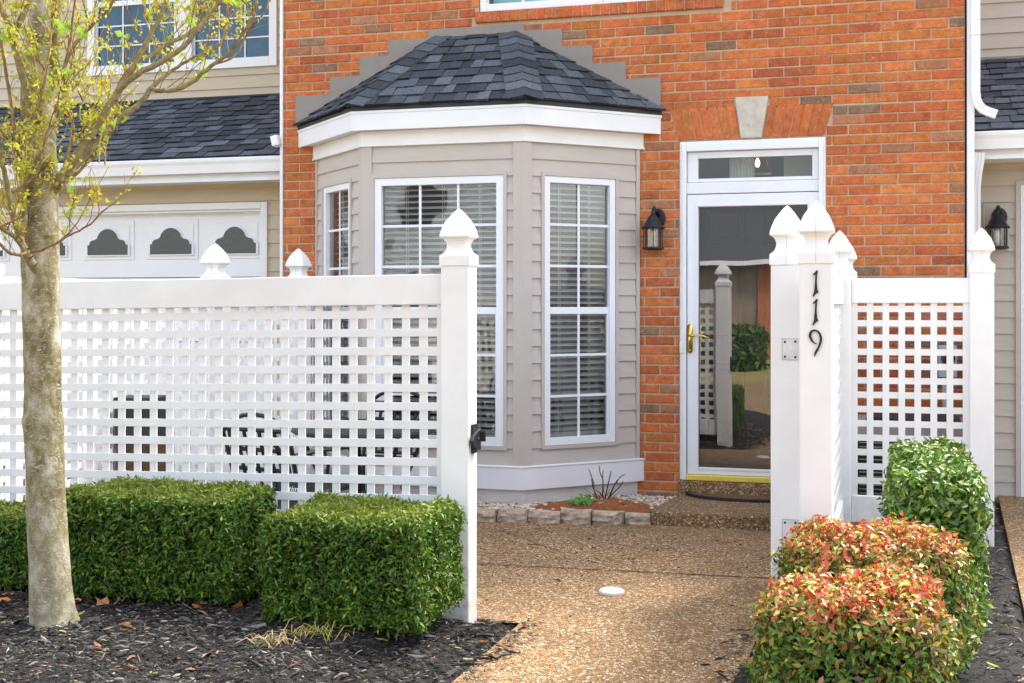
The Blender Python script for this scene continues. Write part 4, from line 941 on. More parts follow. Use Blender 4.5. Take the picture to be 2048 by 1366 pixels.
def bush(x0, x1, y0, y1, z0, z1, n, label, seed, kind, rnd=.15):
    c = ((x0 + x1) / 2, (y0 + y1) / 2, (z0 + z1) / 2); half = ((x1 - x0) / 2, (y1 - y0) / 2, (z1 - z0) / 2)
    t = thing('shrub', (c[0], c[1], z0), label, 'shrub', 'red tipped shrubs' if kind == 'red' else None)
    p, nr_, s_ = rbox_sample(n, c, half, rnd, .05, seed)
    dpt = RNG.exponential(.035, n); p = p - nr_ * dpt[:, None] + nr_ * RNG.uniform(0, .03, (n, 1))
    nn = nr_ * .7 + RNG.normal(size=(n, 3)) * .6 + np.array([0, 0, .35])
    if kind == 'red':
        hgt = np.clip((p[:, 2] - z0) / (z1 - z0), 0, 1)
        k = np.clip((hgt - .72) / .34 + .55 * (nr_[:, 2] - .6) + RNG.normal(size=n) * .27 + s_ * .25, 0, 1)[:, None]
        low = palette(n, [(.07, .17, .02), (.13, .25, .03), (.24, .28, .04), (.26, .14, .05), (.12, .08, .05), (.44, .30, .04)], [28, 28, 18, 9, 6, 9], .2)
        hi = palette(n, [(.64, .06, .035), (.60, .14, .05), (.56, .27, .06), (.58, .44, .09), (.32, .38, .06), (.60, .24, .18)], [24, 22, 19, 13, 22, 7], .2)
        cols = low * (1 - k) + hi * k; sz = RNG.uniform(.014, .036, n); asp = .46
    else:
        cols = palette(n, [(.05, .13, .012), (.085, .19, .02), (.15, .26, .03), (.28, .32, .06), (.05, .10, .03)], [22, 32, 26, 14, 6], .2); sz = RNG.uniform(.024, .046, n); asp = .48
    if kind == 'red':
        for i in range(16):
            j = RNG.choice(np.where(hgt > .85)[0]); b0 = Vector(p[j]); e = b0 + Vector((random.gauss(0, .02), random.gauss(0, .02), random.uniform(.02, .055)))
            mb = MB(); mb.tube([b0 - Vector((0, 0, .05)), b0, e], [.002, .0017, .001], 4, col=(.25, .07, .04)); mb.build('stem', TWIG, t, attr=True)
            for _ in range(6): p = np.vstack([p, tuple(e + Vector((random.gauss(0, .004), random.gauss(0, .004), random.uniform(-.02, .004))))]); nn = np.vstack([nn, (random.gauss(0, 1), random.gauss(-.4, 1), random.gauss(.4, .6))]); sz = np.append(sz, random.uniform(.018, .034)); cols = np.vstack([cols, random.choice(((.58, .07, .04), (.55, .12, .05), (.5, .22, .06)))])
    leafmesh('foliage', p, nn, sz, cols, LEAFP, t, aspect=asp, droop=.3)
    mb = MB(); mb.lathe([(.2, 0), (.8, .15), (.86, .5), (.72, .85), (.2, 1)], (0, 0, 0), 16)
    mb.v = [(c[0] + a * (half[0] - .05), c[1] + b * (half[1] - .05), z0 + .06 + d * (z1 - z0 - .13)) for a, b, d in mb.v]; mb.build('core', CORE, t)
    for i in range(14):
        mb = MB(); a = random.uniform(0, 6.28); q = random.uniform(.3, .95)
        e = Vector((c[0] + math.cos(a) * half[0] * q, c[1] + math.sin(a) * half[1] * q, z0 + (z1 - z0) * random.uniform(.6, 1.0)))
        b = Vector((c[0] + math.cos(a) * .1, c[1] + math.sin(a) * .1, z0 - .04)); mb.tube([b, b.lerp(e, .5) + Vector((math.cos(a) * .06, math.sin(a) * .06, 0)), e], [.007, .005, .003], 5, col=(.24, .16, .09) if kind != 'red' else (.15, .08, .05)); mb.build('stem', TWIG, t, attr=True)
    return t
bush(-.375, .175, 3.82, 4.22, .05, .55, 22000, 'red and orange tipped shrub nearest the viewer, green leaves below', 3, 'red')
bush(-.36, .285, 4.68, 5.10, .05, .565, 20000, 'red tipped shrub behind the nearest one, in front of the number post', 8, 'red')
bush(.045, .365, 5.42, 6.75, .04, .705, 21000, 'tall rounded green privet in front of the right lattice screen', 12, 'green', rnd=.085)
# ------------------------------------------------ tree
tb = Vector((-3.11, 4.29, .08)); D0 = dep(tb.x, tb.y)
tree = thing('tree', tb, 'young spring tree with pale bark and yellow green buds before the fence', 'tree')
def TP(px, py, dd=0.): return ad(px, py, D0 + dd)
ps = F / D0
def smooth_path(pts, sub=4):
    out = []; P = [pts[0]] + list(pts) + [pts[-1]]
    for i in range(1, len(P) - 2):
        for k in range(sub):
            t = k / sub; p0, p1, p2, p3 = [np.array(q, float) for q in P[i - 1:i + 3]]
            out.append(.5 * ((2 * p1) + (-p0 + p2) * t + (2 * p0 - 5 * p1 + 4 * p2 - p3) * t * t + (-p0 + 3 * p1 - 3 * p2 + p3) * t ** 3))
    out.append(np.array(P[-2], float)); return out
trunk = [(111, 1285, 0, 56), (110, 1262, 0, 48), (105, 1225, 0, 43.5), (99, 1150, 0, 40), (94, 1050, 0, 38), (90, 930, 0, 37), (88, 870, 0, 38), (86, 845, 0, 40), (86, 810, 0, 37), (84, 700, 0, 36), (82, 600, 0, 36), (81, 545, 0, 37.5), (80, 480, 0, 36), (79, 420, 0, 35.5), (80, 365, 0, 36), (77, 290, 0, 33), (75, 220, 0, 32), (74, 150, 0, 30), (80, 60, 0, 25), (88, -40, .05, 20), (94, -200, .1, 14), (98, -420, .15, 8)]
mb = MB(); T = smooth_path(trunk, 6); n = 28; vs = []
for a in T:
    p = TP(a[0], a[1], a[2])
    for k in range(n):
        an = 2 * math.pi * k / n; d = Vector((math.cos(an), math.sin(an), 0))
        r = a[3] / ps * (1 + .045 * pnoise(Vector((d.x * 1.5, d.y * 1.5, p.z * 4))) + .03 * pnoise(Vector((d.x * 5, d.y * 5, p.z * 9))))
        # scar ridge on the right foot of the trunk
        ridge = math.exp(-((an - .25) / .22) ** 2) * sm((.75 - p.z) / .5) * .10; r *= 1 + (.10 * math.sin(an * 4 + 1) + .07 * math.sin(an * 7)) * sm((.30 - p.z) / .2); r *= 1 + ridge * (1 + .6 * pnoise(Vector((0, 0, p.z * 25))))
        vs.append(p + d * r)
N = len(T); mb.add(vs, [(i * n + k, (i + 1) * n + k, (i + 1) * n + (k + 1) % n, i * n + (k + 1) % n) for i in range(N - 1) for k in range(n)])
mb.build('trunk', BARK, tree, smooth=True)
BR = [  # px, py, depth offset, radius px
    [(100, 385, 0, 20), (118, 362, -.03, 17), (150, 315, -.06, 13), (200, 240, -.1, 11), (245, 170, -.13, 10), (275, 118, -.15, 8.5), (301, 70, -.15, 7), (322, 30, -.16, 6), (345, -30, -.17, 5), (370, -120, -.2, 3)],
    [(232, 188, -.12, 8), (262, 158, -.18, 8), (284, 141, -.2, 8), (308, 132, -.22, 7.5), (359, 99, -.25, 7), (393, 61, -.27, 6.5), (420, 27, -.28, 5.5), (444, -5, -.3, 5), (480, -90, -.32, 3)],
    [(276, 116, -.15, 6), (300, 112, -.1, 6), (330, 90, -.08, 6), (376, 68, -.06, 6), (408, 36, -.05, 5.5), (430, -6, -.04, 4.5), (450, -90, 0, 3)],
    [(104, 392, .02, 17), (133, 349, .05, 15), (175, 306, .09, 11), (215, 262, .12, 9.5), (239, 239, .14, 9), (284, 202, .16, 8), (304, 174, .17, 7), (342, 143, .2, 5), (376, 121, .22, 4.5), (437, 92, .25, 4), (452, 61, .26, 3.5), (455, 20, .27, 3), (458, -40, .28, 2)],
    [(300, 176, .17, 6.5), (318, 182, .15, 6.5), (349, 179, .13, 6.5), (383, 164, .12, 6), (420, 133, .1, 5.5), (458, 106, .09, 4.5), (485, 68, .08, 4), (507, 34, .07, 3), (513, -5, .06, 2.5), (520, -60, .05, 2)],
    [(426, 128, .1, 3), (470, 112, .12, 2.6), (500, 60, .12, 2.2), (530, 25, .13, 1.8), (540, -5, .13, 1.5)],
    [(86, 562, -.02, 15), (70, 535, -.07, 13), (53, 508, -.1, 11), (41, 478, -.12, 9.5), (25, 426, -.14, 8), (12, 361, -.16, 7), (1, 312, -.17, 6), (-20, 240, -.2, 5)],
    [(42, 482, -.12, 7), (51, 430, -.1, 7), (45, 370, -.09, 6), (33, 287, -.08, 5), (22, 205, -.07, 4.5), (8, 123, -.06, 4), (0, 60, -.05, 3)],
    [(52, 506, -.1, 6), (33, 478, -.16, 6), (12, 462, -.2, 6), (-20, 446, -.24, 5)],
    [(54, 505, -.1, 4), (40, 510, -.16, 4), (20, 506, -.2, 4), (0, 490, -.24, 4), (-30, 462, -.28, 3)],
    [(60, 506, -.1, 3), (100, 492, -.14, 3), (140, 470, -.16, 2.6), (180, 447, -.18, 2.2), (217, 412, -.2, 1.6)],
    [(80, 258, -.04, 15), (66, 225, -.08, 13), (50, 172, -.12, 11), (33, 107, -.15, 9), (14, 45, -.18, 7.5), (-6, -5, -.2, 6)],
    [(24, 72, -.17, 8), (38, 45, -.15, 8), (52, 20, -.14, 7), (66, -15, -.13, 6)],
    [(96, 190, .0, 12), (107, 150, .0, 12), (110, 90, .0, 11), (113, 40, .02, 10), (118, -20, .04, 9), (128, -160, .08, 6)],
    [(37, 283, -.2, 3), (56, 250, -.2, 3), (74, 217, -.2, 3), (88, 165, -.2, 3), (98, 110, -.2, 3), (104, 40, -.2, 2.6), (110, -20, -.2, 2)],
    [(25, 386, -.2, 3), (50, 368, -.2, 3), (74, 345, -.2, 3), (86, 300, -.2, 3), (95, 262, -.2, 2.6), (111, 246, -.2, 2)],
    [(112, 378, .05, 5), (150, 350, .08, 4.5), (190, 310, .12, 4), (225, 262, .15, 3.4), (250, 220, .17, 2.6)],
    [(122, 360, -.1, 7), (138, 300, -.12, 5), (146, 250, -.14, 4), (132, 200, -.15, 3.4), (128, 140, -.16, 3), (140, 80, -.17, 2.6), (150, 0, -.18, 2)],
    [(118, 160, .05, 5), (150, 90, .06, 5), (180, 55, .06, 5), (215, 20, .05, 4.5), (240, -20, .05, 4)],
    [(0, 455, -.3, 3.5), (30, 440, -.3, 3), (46, 430, -.3, 2.2)],
    [(-10, 250, -.25, 4), (20, 280, -.2, 4), (44, 320, -.1, 4.5), (60, 350, -.05, 5)],
]
mb = MB(); tips = []; nodes = []
def bcol(r):
    if r > 5: b = random.uniform(.8, 1.15); return (.25 * b, .21 * b, .11 * b)
    if r > 2.4: b = random.uniform(.75, 1.15); return (.26 * b, .16 * b, .075 * b)
    b = random.uniform(.7, 1.1); return (.24 * b, .10 * b, .055 * b)
for br in BR:
    P = smooth_path(br, 5); pts = [TP(a[0] + random.gauss(0, .8), a[1] + random.gauss(0, .8), a[2]) for a in P]; rad = [max(a[3] * (.72 if a[3] > 4 else .8), 1.2) / ps for a in P]
    for i in range(len(pts) - 1):
        mb.tube(pts[i:i + 2], rad[i:i + 2], 9, cap=False, col=bcol(P[i][3]))
    for i in range(3, len(P)): nodes.append((pts[i], P[i][3], (pts[i] - pts[i - 1]).normalized()))
    tips.append((pts[-1], (pts[-1] - pts[-2]).normalized()))
def twig(p, d, length, r, lvl):
    n = 7; pts = [p]; dd = d.copy()
    for i in range(n):
        dd = (dd + Vector((random.gauss(0, .16), random.gauss(0, .16), random.gauss(.10, .12)))).normalized(); pts.append(pts[-1] + dd * length / n)
    rad = [r * (1 - .75 * i / n) for i in range(n + 1)]; c = bcol(2 if random.random() < .6 else 3)
    if random.random() < .45: c = (.34, .30, .09)
    mb.tube(pts, rad, 5, cap=False, col=c)
    for i in range(1, n + 1):
        if random.random() < .75: tips.append((pts[i] + Vector((random.gauss(0, .004), random.gauss(0, .004), random.gauss(0, .004))), dd))
        if lvl < 1 and random.random() < .25: twig(pts[i], (dd + Vector((random.gauss(0, .7), random.gauss(0, .7), .3))).normalized(), length * .5, r * .6, lvl + 1)
for p, r, d in nodes:
    if random.random() < (.40 if r < 12 else .06):
        nd_ = (d * .5 + Vector((random.gauss(0, .55), random.gauss(0, .5), .75))).normalized()
        twig(p, nd_, random.uniform(.10, .40), random.uniform(.0015, .0030), 0)
for i in range(15):                                 # upright shoots near the trunk
    p = TP(random.uniform(95, 300), random.uniform(150, 330), random.uniform(-.2, .2))
    twig(TP(random.uniform(108, 240), random.uniform(180, 330), random.uniform(-.1, .25)), Vector((random.gauss(.1, .3), random.gauss(0, .3), 1)).normalized(), random.uniform(.2, .5), random.uniform(.0025, .0045), 0)
mb.build('branches', TWIG, tree, smooth=True, attr=True)
pts, nrm, sz, cl = [], [], [], []
for p, d in tips:
    if random.random() > .30: continue
    k = random.choice((3, 4, 6, 11))
    for _ in range(k):
        q = p + Vector((random.gauss(0, .010), random.gauss(0, .010), random.gauss(.002, .010))); pts.append(q); nrm.append((random.gauss(0, 1), random.gauss(-.4, 1), random.gauss(.5, .8))); sz.append(random.uniform(.010, .026))
        cl.append(random.choice(((.60, .58, .05), (.52, .56, .05), (.40, .52, .05), (.66, .56, .08), (.45, .32, .06))))
for i in range(24):                                   # a few unfolding leaves
    p, d = random.choice(tips)
    for _ in range(4):
        pts.append(p + Vector((random.gauss(0, .015), random.gauss(0, .015), random.gauss(0, .015)))); nrm.append((random.gauss(0, .6), random.gauss(-1, .6), random.gauss(.4, .5))); sz.append(random.uniform(.03, .06)); cl.append((.36, .56, .08))
for i in range(20):
    p = TP(random.uniform(58, 118), random.uniform(30, 235), random.uniform(-.16, .12))
    for _ in range(3): pts.append(p + Vector((random.gauss(0, .012), random.gauss(0, .012), random.gauss(0, .012)))); nrm.append((random.gauss(0, .6), random.gauss(-1, .6), random.gauss(.3, .5))); sz.append(random.uniform(.03, .055)); cl.append(random.choice(((.30, .46, .06), (.22, .36, .05))))
leafmesh('buds', pts, nrm, sz, np.array(cl), BUD, tree, aspect=.6, droop=.2)
# ------------------------------------------------ small plants and litter
def G(px, py, fn=h_left):
    d = 1.3 * F / (py - YH)
    for _ in range(12):
        p = ad(px, py, d); d = (CZ - fn(p.x, p.y)) * F / (py - YH)
    return ad(px, py, d)
gt = thing('dead_grass_tuft', (*ad(590, 1275, 5.1)[:2], .1), 'straw coloured dying grass clump on the dark mulch', 'grass tuft')
mb = MB()
for cpx, cpy, n, col in ((545, 1290, 34, ((.40, .28, .12), (.50, .40, .22), (.25, .17, .06))), (600, 1276, 26, ((.40, .30, .08), (.34, .34, .05), (.45, .33, .13))), (655, 1270, 22, ((.36, .36, .05), (.45, .33, .1), (.22, .28, .04)))):
    b0 = G(cpx, cpy)
    for i in range(n):
        x, y = b0.x + random.gauss(0, .035), b0.y + random.gauss(0, .03); z = h_left(x, y); a = random.uniform(0, 6.28); l = random.uniform(.03, .09); e = Vector((math.cos(a), math.sin(a), random.uniform(-.05, .9)))
        p = Vector((x, y, z)); mb.tube([p, p + e * l * .5 + Vector((0, 0, .02)), p + e * l + Vector((0, 0, -.01))], [.0022, .0018, .0006], 4, col=random.choice(col), cap=False)
mb.build('blades', TWIG, gt, attr=True)
lc = [(.42, .17, .05), (.36, .13, .05), (.45, .24, .10), (.50, .33, .17)]
for i, (px, py) in enumerate(((155, 1200), (120, 1216), (205, 1203), (240, 1200), (222, 1208), (350, 1198), (402, 1206), (440, 1196), (478, 1212), (395, 1215), (570, 1232), (600, 1226), (15, 1188), (8, 1200), (470, 1203), (730, 1250), (1075, 1058), (1345, 1050))):
    p = G(px, py + (10 if px < 900 else 0), h_left if px < 900 else (lambda x, y: 0.)); p.z += .014
    mb = MB(); l = random.uniform(.026, .045) if px < 900 else .03; a = random.uniform(0, 6.28); n = 9; vs = [(0, 0, .004)]
    for k in range(n):
        an = 2 * math.pi * k / n; r = l * (1 if k % 2 else .62); vs.append((math.cos(an) * r, math.sin(an) * r * .7, random.uniform(.0, .018)))
    Mx = Matrix.Translation(p) @ Matrix.Rotation(a, 4, 'Z') @ Matrix.Rotation(random.gauss(0, .5), 4, 'X')
    mb.add([Mx @ Vector(v) for v in vs], [(0, 1 + k, 1 + (k + 1) % n) for k in range(n)], random.choice(lc))
    o = bpy.data.objects.new('tmp', None)
    o = mb.build('fallen_leaf', CHIP, attr=True)
    tag(o, 'dry orange brown leaf fallen on the ground at a bed edge', 'leaf', 'fallen dry leaves')
# flower bed by the bay
stones = [(945, 989), (990.5, 1051), (1052.5, 1120), (1118, 1180), (1181, 1245), (1246, 1301)]
sl = ['edging stone of the bed half hidden by the latch post', 'grey edging stone second from the latch post', 'grey edging stone third from the latch post, chipped face', 'raised edging stone in front of the green leaves, fourth from the latch post', 'tan edging stone second from the doorstep', 'edging stone touching the doorstep']
for i, (a, b) in enumerate(stones):
    Y = 7.80 + .035 * i + random.uniform(-.012, .012); x0, x1 = gx(a, Y), gx(b, Y); zt = .078 + (.014 if i == 3 else .006 * math.sin(i * 2)); mb = MB()
    nx, nz = 9, 5; vs = []; 
    top = .03; ch = .014
    for j in range(nz + 1):
        for k in range(nx + 1):
            u = k / nx; w = j / nz
            ins = ch * (max(0, w - .8) / .2 + (1 if w < .01 else 0) * .3)
            xx = x0 + .007 + (x1 - x0 - .014) * u; ee = min(u, 1 - u) * nx
            yy = Y + ins * .8 + (.010 if ee < .5 else 0) + .018 * pnoise(Vector((xx * 22, i * 3, w * 4))) + (.012 if ee < 1.2 else 0)
            vs.append((xx, yy, -.01 + (zt + .01) * w))
    m = len(vs)
    for k in range(nx + 1): vs.append((x0 + .004 + (x1 - x0 - .008) * k / nx, Y + .125, zt - .004)); vs.append((x0 + .004 + (x1 - x0 - .008) * k / nx, Y + .125, -.01))
    fs = [(j * (nx + 1) + k, j * (nx + 1) + k + 1, (j + 1) * (nx + 1) + k + 1, (j + 1) * (nx + 1) + k) for j in range(nz) for k in range(nx)]
    fs += [(nz * (nx + 1) + k, nz * (nx + 1) + k + 1, m + 2 * k + 2, m + 2 * k) for k in range(nx)]
    fs += [(nz * (nx + 1), m, m + 1, 0), (nx, m + 2 * nx + 1, m + 2 * nx, nz * (nx + 1) + nx)]
    mb.add(vs, fs); o = mb.build('edging_stone', PAVER); tag(o, sl[i], 'stone', 'edging stones of the flower bed')
def h_bed(x, y):
    c = ad(1205, 1005, 8.35); r = math.hypot((x - c.x) / .46, (y - c.y) / .32)
    return .058 + .07 * sm(1.15 - r) + .008 * pnoise(Vector((x * 12, y * 12, 0)))
s_line = lambda x: 7.80 + .175 * (x - gx(945, 7.8)) / (gx(1301, 7.975) - gx(945, 7.8)) + .07
bx_l, bx_r = gx(930, 7.9), -1.33
mb = MB(); field(mb, lambda x, y: h_bed(x, y) - (.2 if (y > YW - .02 or x > sx_l.x + .105 * (y - 8.02) + .03 or y < s_line(x)) else 0), bx_l, bx_r, 7.92, YW, .03); tag(mb.build('soil', RUST, smooth=True), kind='structure')
mb = MB(); icos = None
def pebble(mb, p, r, col):
    vs = []; 
    for (a, b, c) in ((1, 0, 0), (-1, 0, 0), (0, 1, 0), (0, -1, 0), (0, 0, 1), (.6, .6, .6), (-.6, .6, .6), (.6, -.6, .6), (-.6, -.6, .6)): vs.append(p + Vector((a * r * random.uniform(.8, 1.5), b * r * random.uniform(.7, 1.1), c * r * .7)))
    mb.add(vs, [(0, 5, 7), (0, 2, 5), (2, 6, 5), (1, 6, 2), (1, 8, 6), (3, 8, 1), (3, 7, 8), (0, 7, 3), (4, 5, 6), (4, 6, 8), (4, 8, 7), (4, 7, 5)], col)
cc = ad(1205, 1005, 8.35); k = 0
while k < 2600:
    x, y = random.uniform(bx_l, bx_r), random.uniform(7.93, YW - .03); r = math.hypot((x - cc.x) / .46, (y - cc.y) / .32)
    if r < 1.0 and random.random() > .04: continue
    if y < s_line(x) + .04: continue
    if x > sx_l.x + .105 * (y - 8.02) + .005 : continue
    k += 1; g = random.choice((.82, .75, .66, .55, .40, .12)); pebble(mb, Vector((x, y, h_bed(x, y))), random.uniform(.007, .017), random.choice(((g * .95, g * .86, g * .72), (g * .9, g * .68, g * .42), (g * .8, g * .72, g * .62))))
tag(mb.build('gravel', PEB, attr=True), kind='stuff')
tw = thing('bare_shrub', ad(1205, 985, 8.42), 'small leafless twiggy shrub in the rust coloured bed', 'shrub')
mb = MB(); b0 = ad(1205, 1000, 8.42)
for path in ([(1190, 998), (1187, 965), (1180, 945), (1177, 938)], [(1205, 998), (1206, 960), (1200, 945), (1198, 931)], [(1207, 985), (1205, 955), (1206, 941)], [(1210, 998), (1217, 965), (1222, 943)], [(1215, 1000), (1230, 968), (1240, 955), (1249, 949)], [(1212, 1000), (1238, 975), (1246, 963)], [(1196, 1000), (1186, 975), (1183, 958)], [(1234, 966), (1233, 960)], [(1208, 1000), (1200, 985), (1190, 980)]):
    P = [ad(a, b, 8.42 + random.gauss(0, .03)) for a, b in path]; mb.tube(P, [.0048 * (1 - .6 * i / len(P)) for i in range(len(P))], 5, col=(.035, .028, .025) if random.random() < .6 else (.17, .11, .05))
for i in range(40):
    a = random.uniform(0, 6.28); p = b0 + Vector((random.gauss(0, .03), random.gauss(0, .03), 0)); e = Vector((math.cos(a), math.sin(a), random.uniform(.1, .9))); mb.tube([p, p + e * random.uniform(.04, .10)], [.003, .001], 4, col=(.26, .15, .06))
mb.build('twigs', TWIG, tw, attr=True)
gp = thing('green_plant', ad(1165, 1003, 8.28), 'low green broad leaved plant in the bed before the bay', 'plant')
pts, nrm, sz, cl = [], [], [], []
for i in range(34):
    p = ad(random.uniform(1142, 1185), random.uniform(996, 1006), 8.27 + random.gauss(0, .03)); pts.append(p); nrm.append((random.gauss(0, .4), -.6, 1)); sz.append(random.uniform(.03, .065)); cl.append(random.choice(((.06, .22, .03), (.09, .28, .05), (.12, .25, .04))))
leafmesh('leaves', pts, nrm, sz, np.array(cl), LEAFP, gp, aspect=.55)
# drain cap
dp = ad(1223, 1187, 1.4 * F / (1187 - YH)); mb = MB(); mb.lathe([(.062, .001), (.062, .014), (.055, .020), (.050, .0205)], (dp.x, dp.y, 0), 32); mb.lathe([(.047, .018), (.046, .0235), (.0, .025)], (dp.x, dp.y, 0), 32)
tag(mb.build('drain_cap', WHITE, smooth=False, bevel=.002), 'round white cleanout cap set in the aggregate patio', 'cap')
mb = MB()
for i in range(110):
    px, py = random.uniform(965, 1540), 1062 + abs(random.gauss(0, 45)) if i < 70 else random.uniform(1070, 1340)
    p = G(px, py, lambda x, y: 0.); a = random.uniform(0, 6.28); l = random.uniform(.008, .03) if i > 12 else random.uniform(.04, .10); e = Vector((math.cos(a), math.sin(a), .05)) * l
    mb.tube([p + Vector((0, 0, .004)), p + e * .5 + Vector((0, 0, .006)), p + e + Vector((0, 0, .004))], [.002, .003, .0015], 4, col=random.choice(((.06, .045, .03), (.20, .14, .07), (.35, .26, .15), (.10, .12, .03))))
tag(mb.build('patio_litter', CHIP, attr=True), kind='stuff')
# ================================================================ PATIO FURNITURE behind the lattice
def bars(mb, P, Q, nu, nv, r=.006):                   # lattice web on a quad P(4 pts)
    a, b, c, d = map(Vector, P)
    for i in range(nu + 1): t = i / nu; mb.tube([a.lerp(b, t), d.lerp(c, t)], r, 4)
    for j in range(nv + 1): t = j / nv; mb.tube([a.lerp(d, t), b.lerp(c, t)], r, 4)
def chair(x, y, rot, label):
    t = thing('patio_chair', (x, y, 0), label, 'chair', 'black iron patio chairs')
    Mx = Matrix.Translation((x, y, 0)) @ Matrix.Rotation(rot, 4, 'Z'); q = lambda *p: Mx @ Vector(p)
    mb = MB(); bars(mb, [q(-.22, -.22, .43), q(.22, -.22, .43), q(.21, .2, .42), q(-.21, .2, .42)], 0, 8, 8); mb.tube([q(-.22, -.22, .43), q(.22, -.22, .43), q(.21, .2, .42), q(-.21, .2, .42), q(-.22, -.22, .43)], .012, 6); mb.build('seat', IRON, t)
    mb = MB(); bars(mb, [q(-.18, .21, .45), q(.18, .21, .45), q(.18, .30, .76), q(-.18, .30, .76)], 0, 7, 6, .011)
    arc = [q(-.21, .2, .42), q(-.22, .28, .70)] + [q(.22 * -math.cos(R(a)), .30, .72 + .12 * math.sin(R(a))) for a in range(10, 171, 20)] + [q(.22, .28, .70), q(.21, .2, .42)]; mb.tube(arc, .012, 6); mb.build('backrest', IRON, t)
    for s_ in (-1, 1):
        mb = MB(); mb.tube([q(s_ * .22, -.20, .43), q(s_ * .24, -.22, .2), q(s_ * .24, -.26, .0)], .011, 6); mb.build('leg', IRON, t)
        mb = MB(); mb.tube([q(s_ * .21, .2, .42), q(s_ * .22, .22, .2), q(s_ * .23, .28, .0)], .011, 6); mb.build('leg', IRON, t)
        mb = MB(); mb.tube([q(s_ * .23, .26, .64), q(s_ * .27, .1, .655), q(s_ * .27, -.12, .65), q(s_ * .26, -.2, .58), q(s_ * .24, -.2, .43)], .012, 6); mb.build('armrest', IRON, t)
    return t
p = ad(588, 900, 6.75); chair(p.x, p.y, R(165), 'black iron patio chair left of the round table, mesh back toward the fence')
p = ad(752, 900, 8.0); chair(p.x, p.y, R(-8), 'black iron patio chair behind the round table, below the bay window')
p = ad(728, 860, 7.35); tbx, tby = p.x, p.y
tbl = thing('patio_table', (tbx, tby, 0), 'round black iron mesh table behind the lattice fence', 'table')
mb = MB(); n = 36; mb.lathe([(.40, .665), (.415, .675), (.41, .69), (.395, .688), (.0, .688)], (tbx, tby, 0), n); mb.build('tabletop', pm('table_mesh', (.022, .026, .032), .5, .5, 60, 1., 160), tbl)
for k in range(4):
    a = k * math.pi / 2 + .5; mb = MB(); mb.tube([(tbx + .36 * math.cos(a), tby + .36 * math.sin(a), .665), (tbx + .22 * math.cos(a), tby + .22 * math.sin(a), .34), (tbx + .38 * math.cos(a), tby + .38 * math.sin(a), 0)], .013, 6); mb.build('leg', IRON, tbl)
p = ad(283, 900, 7.0); wbx, wby = p.x, p.y
bn = thing('wicker_bin', (wbx, wby, 0), 'tall brown wicker bin with a black top behind the lattice', 'bin')
mb = MB(); mb.lathe([(.11, 0), (.10, .62), (.103, .64)], (wbx, wby, 0), 4, math.pi / 4 + .2, sq=True); mb.build('body', WICK, bn)
mb = MB(); mb.lathe([(.107, .641), (.109, .84), (.115, .86), (.115, .895), (.05, .90)], (wbx, wby, 0), 4, math.pi / 4 + .2, sq=True); mb.lathe([(.113, .77), (.113, .785)], (wbx, wby, 0), 4, math.pi / 4 + .2, sq=True); mb.build('lid', BLACKM, bn, bevel=.006)
for i, (px, py, r, lb) in enumerate(((40, 985, .085, 'terracotta pot in the far left patio corner behind the lattice'), (185, 985, .075, 'small terracotta pot behind the lattice right of the tree trunk'), (655, 985, .09, 'terracotta pot with a green plant under the patio table'))):
    p = ad(px, py, 6.9); t = thing('flower_pot', (p.x, p.y, 0), lb, 'pot', 'terracotta pots on the patio')
    mb = MB(); mb.lathe([(r * .7, .0), (r * .95, r * 1.7), (r * 1.08, r * 1.7), (r * 1.1, r * 2.1), (r * .95, r * 2.1), (r * .9, r * 1.8), (0, r * 1.8)], (p.x, p.y, 0), 20); mb.build('pot', TERRA, t, smooth=False)
    if i == 2:
        k = 60; pts = [Vector((p.x + random.gauss(0, .05), p.y + random.gauss(0, .05), r * 1.9 + random.uniform(0, .08))) for _ in range(k)]; leafmesh('plant', pts, [(random.gauss(0, .5), random.gauss(0, .5), 1) for _ in range(k)], RNG.uniform(.04, .07, k), palette(k, [(.06, .18, .03), (.1, .22, .04)], [1, 1]), LEAFP, t)
sp_ = ad(590, 978, 6.05); sg = thing('small_sign', (sp_.x, sp_.y, 0), 'small black sign with white script low behind the lattice', 'sign')
mb = MB(); mb.box(sp_.x - .09, sp_.x + .09, sp_.y, sp_.y + .012, sp_.z - .14, sp_.z + .05); mb.box(sp_.x - .008, sp_.x + .008, sp_.y + .002, sp_.y + .010, -.0, sp_.z - .14); mb.build('board', BLACKM, sg)
cu = bpy.data.curves.new('lettering', 'FONT'); cu.body = 'time'; cu.size = .038; cu.extrude = .0006; cu.align_x = 'CENTER'; cu.shear = .25
tmp = bpy.data.objects.new('tmp_text', cu); COL.objects.link(tmp); bpy.context.view_layer.update()
me = bpy.data.meshes.new_from_object(tmp.evaluated_get(bpy.context.evaluated_depsgraph_get())); bpy.data.objects.remove(tmp)
lo = bpy.data.objects.new('lettering', me); COL.objects.link(lo); lo.parent = sg; lo.location = (0, -.0012, sp_.z - .012); lo.rotation_euler = (R(90), 0, 0); me.materials.clear(); me.materials.append(TRIM)
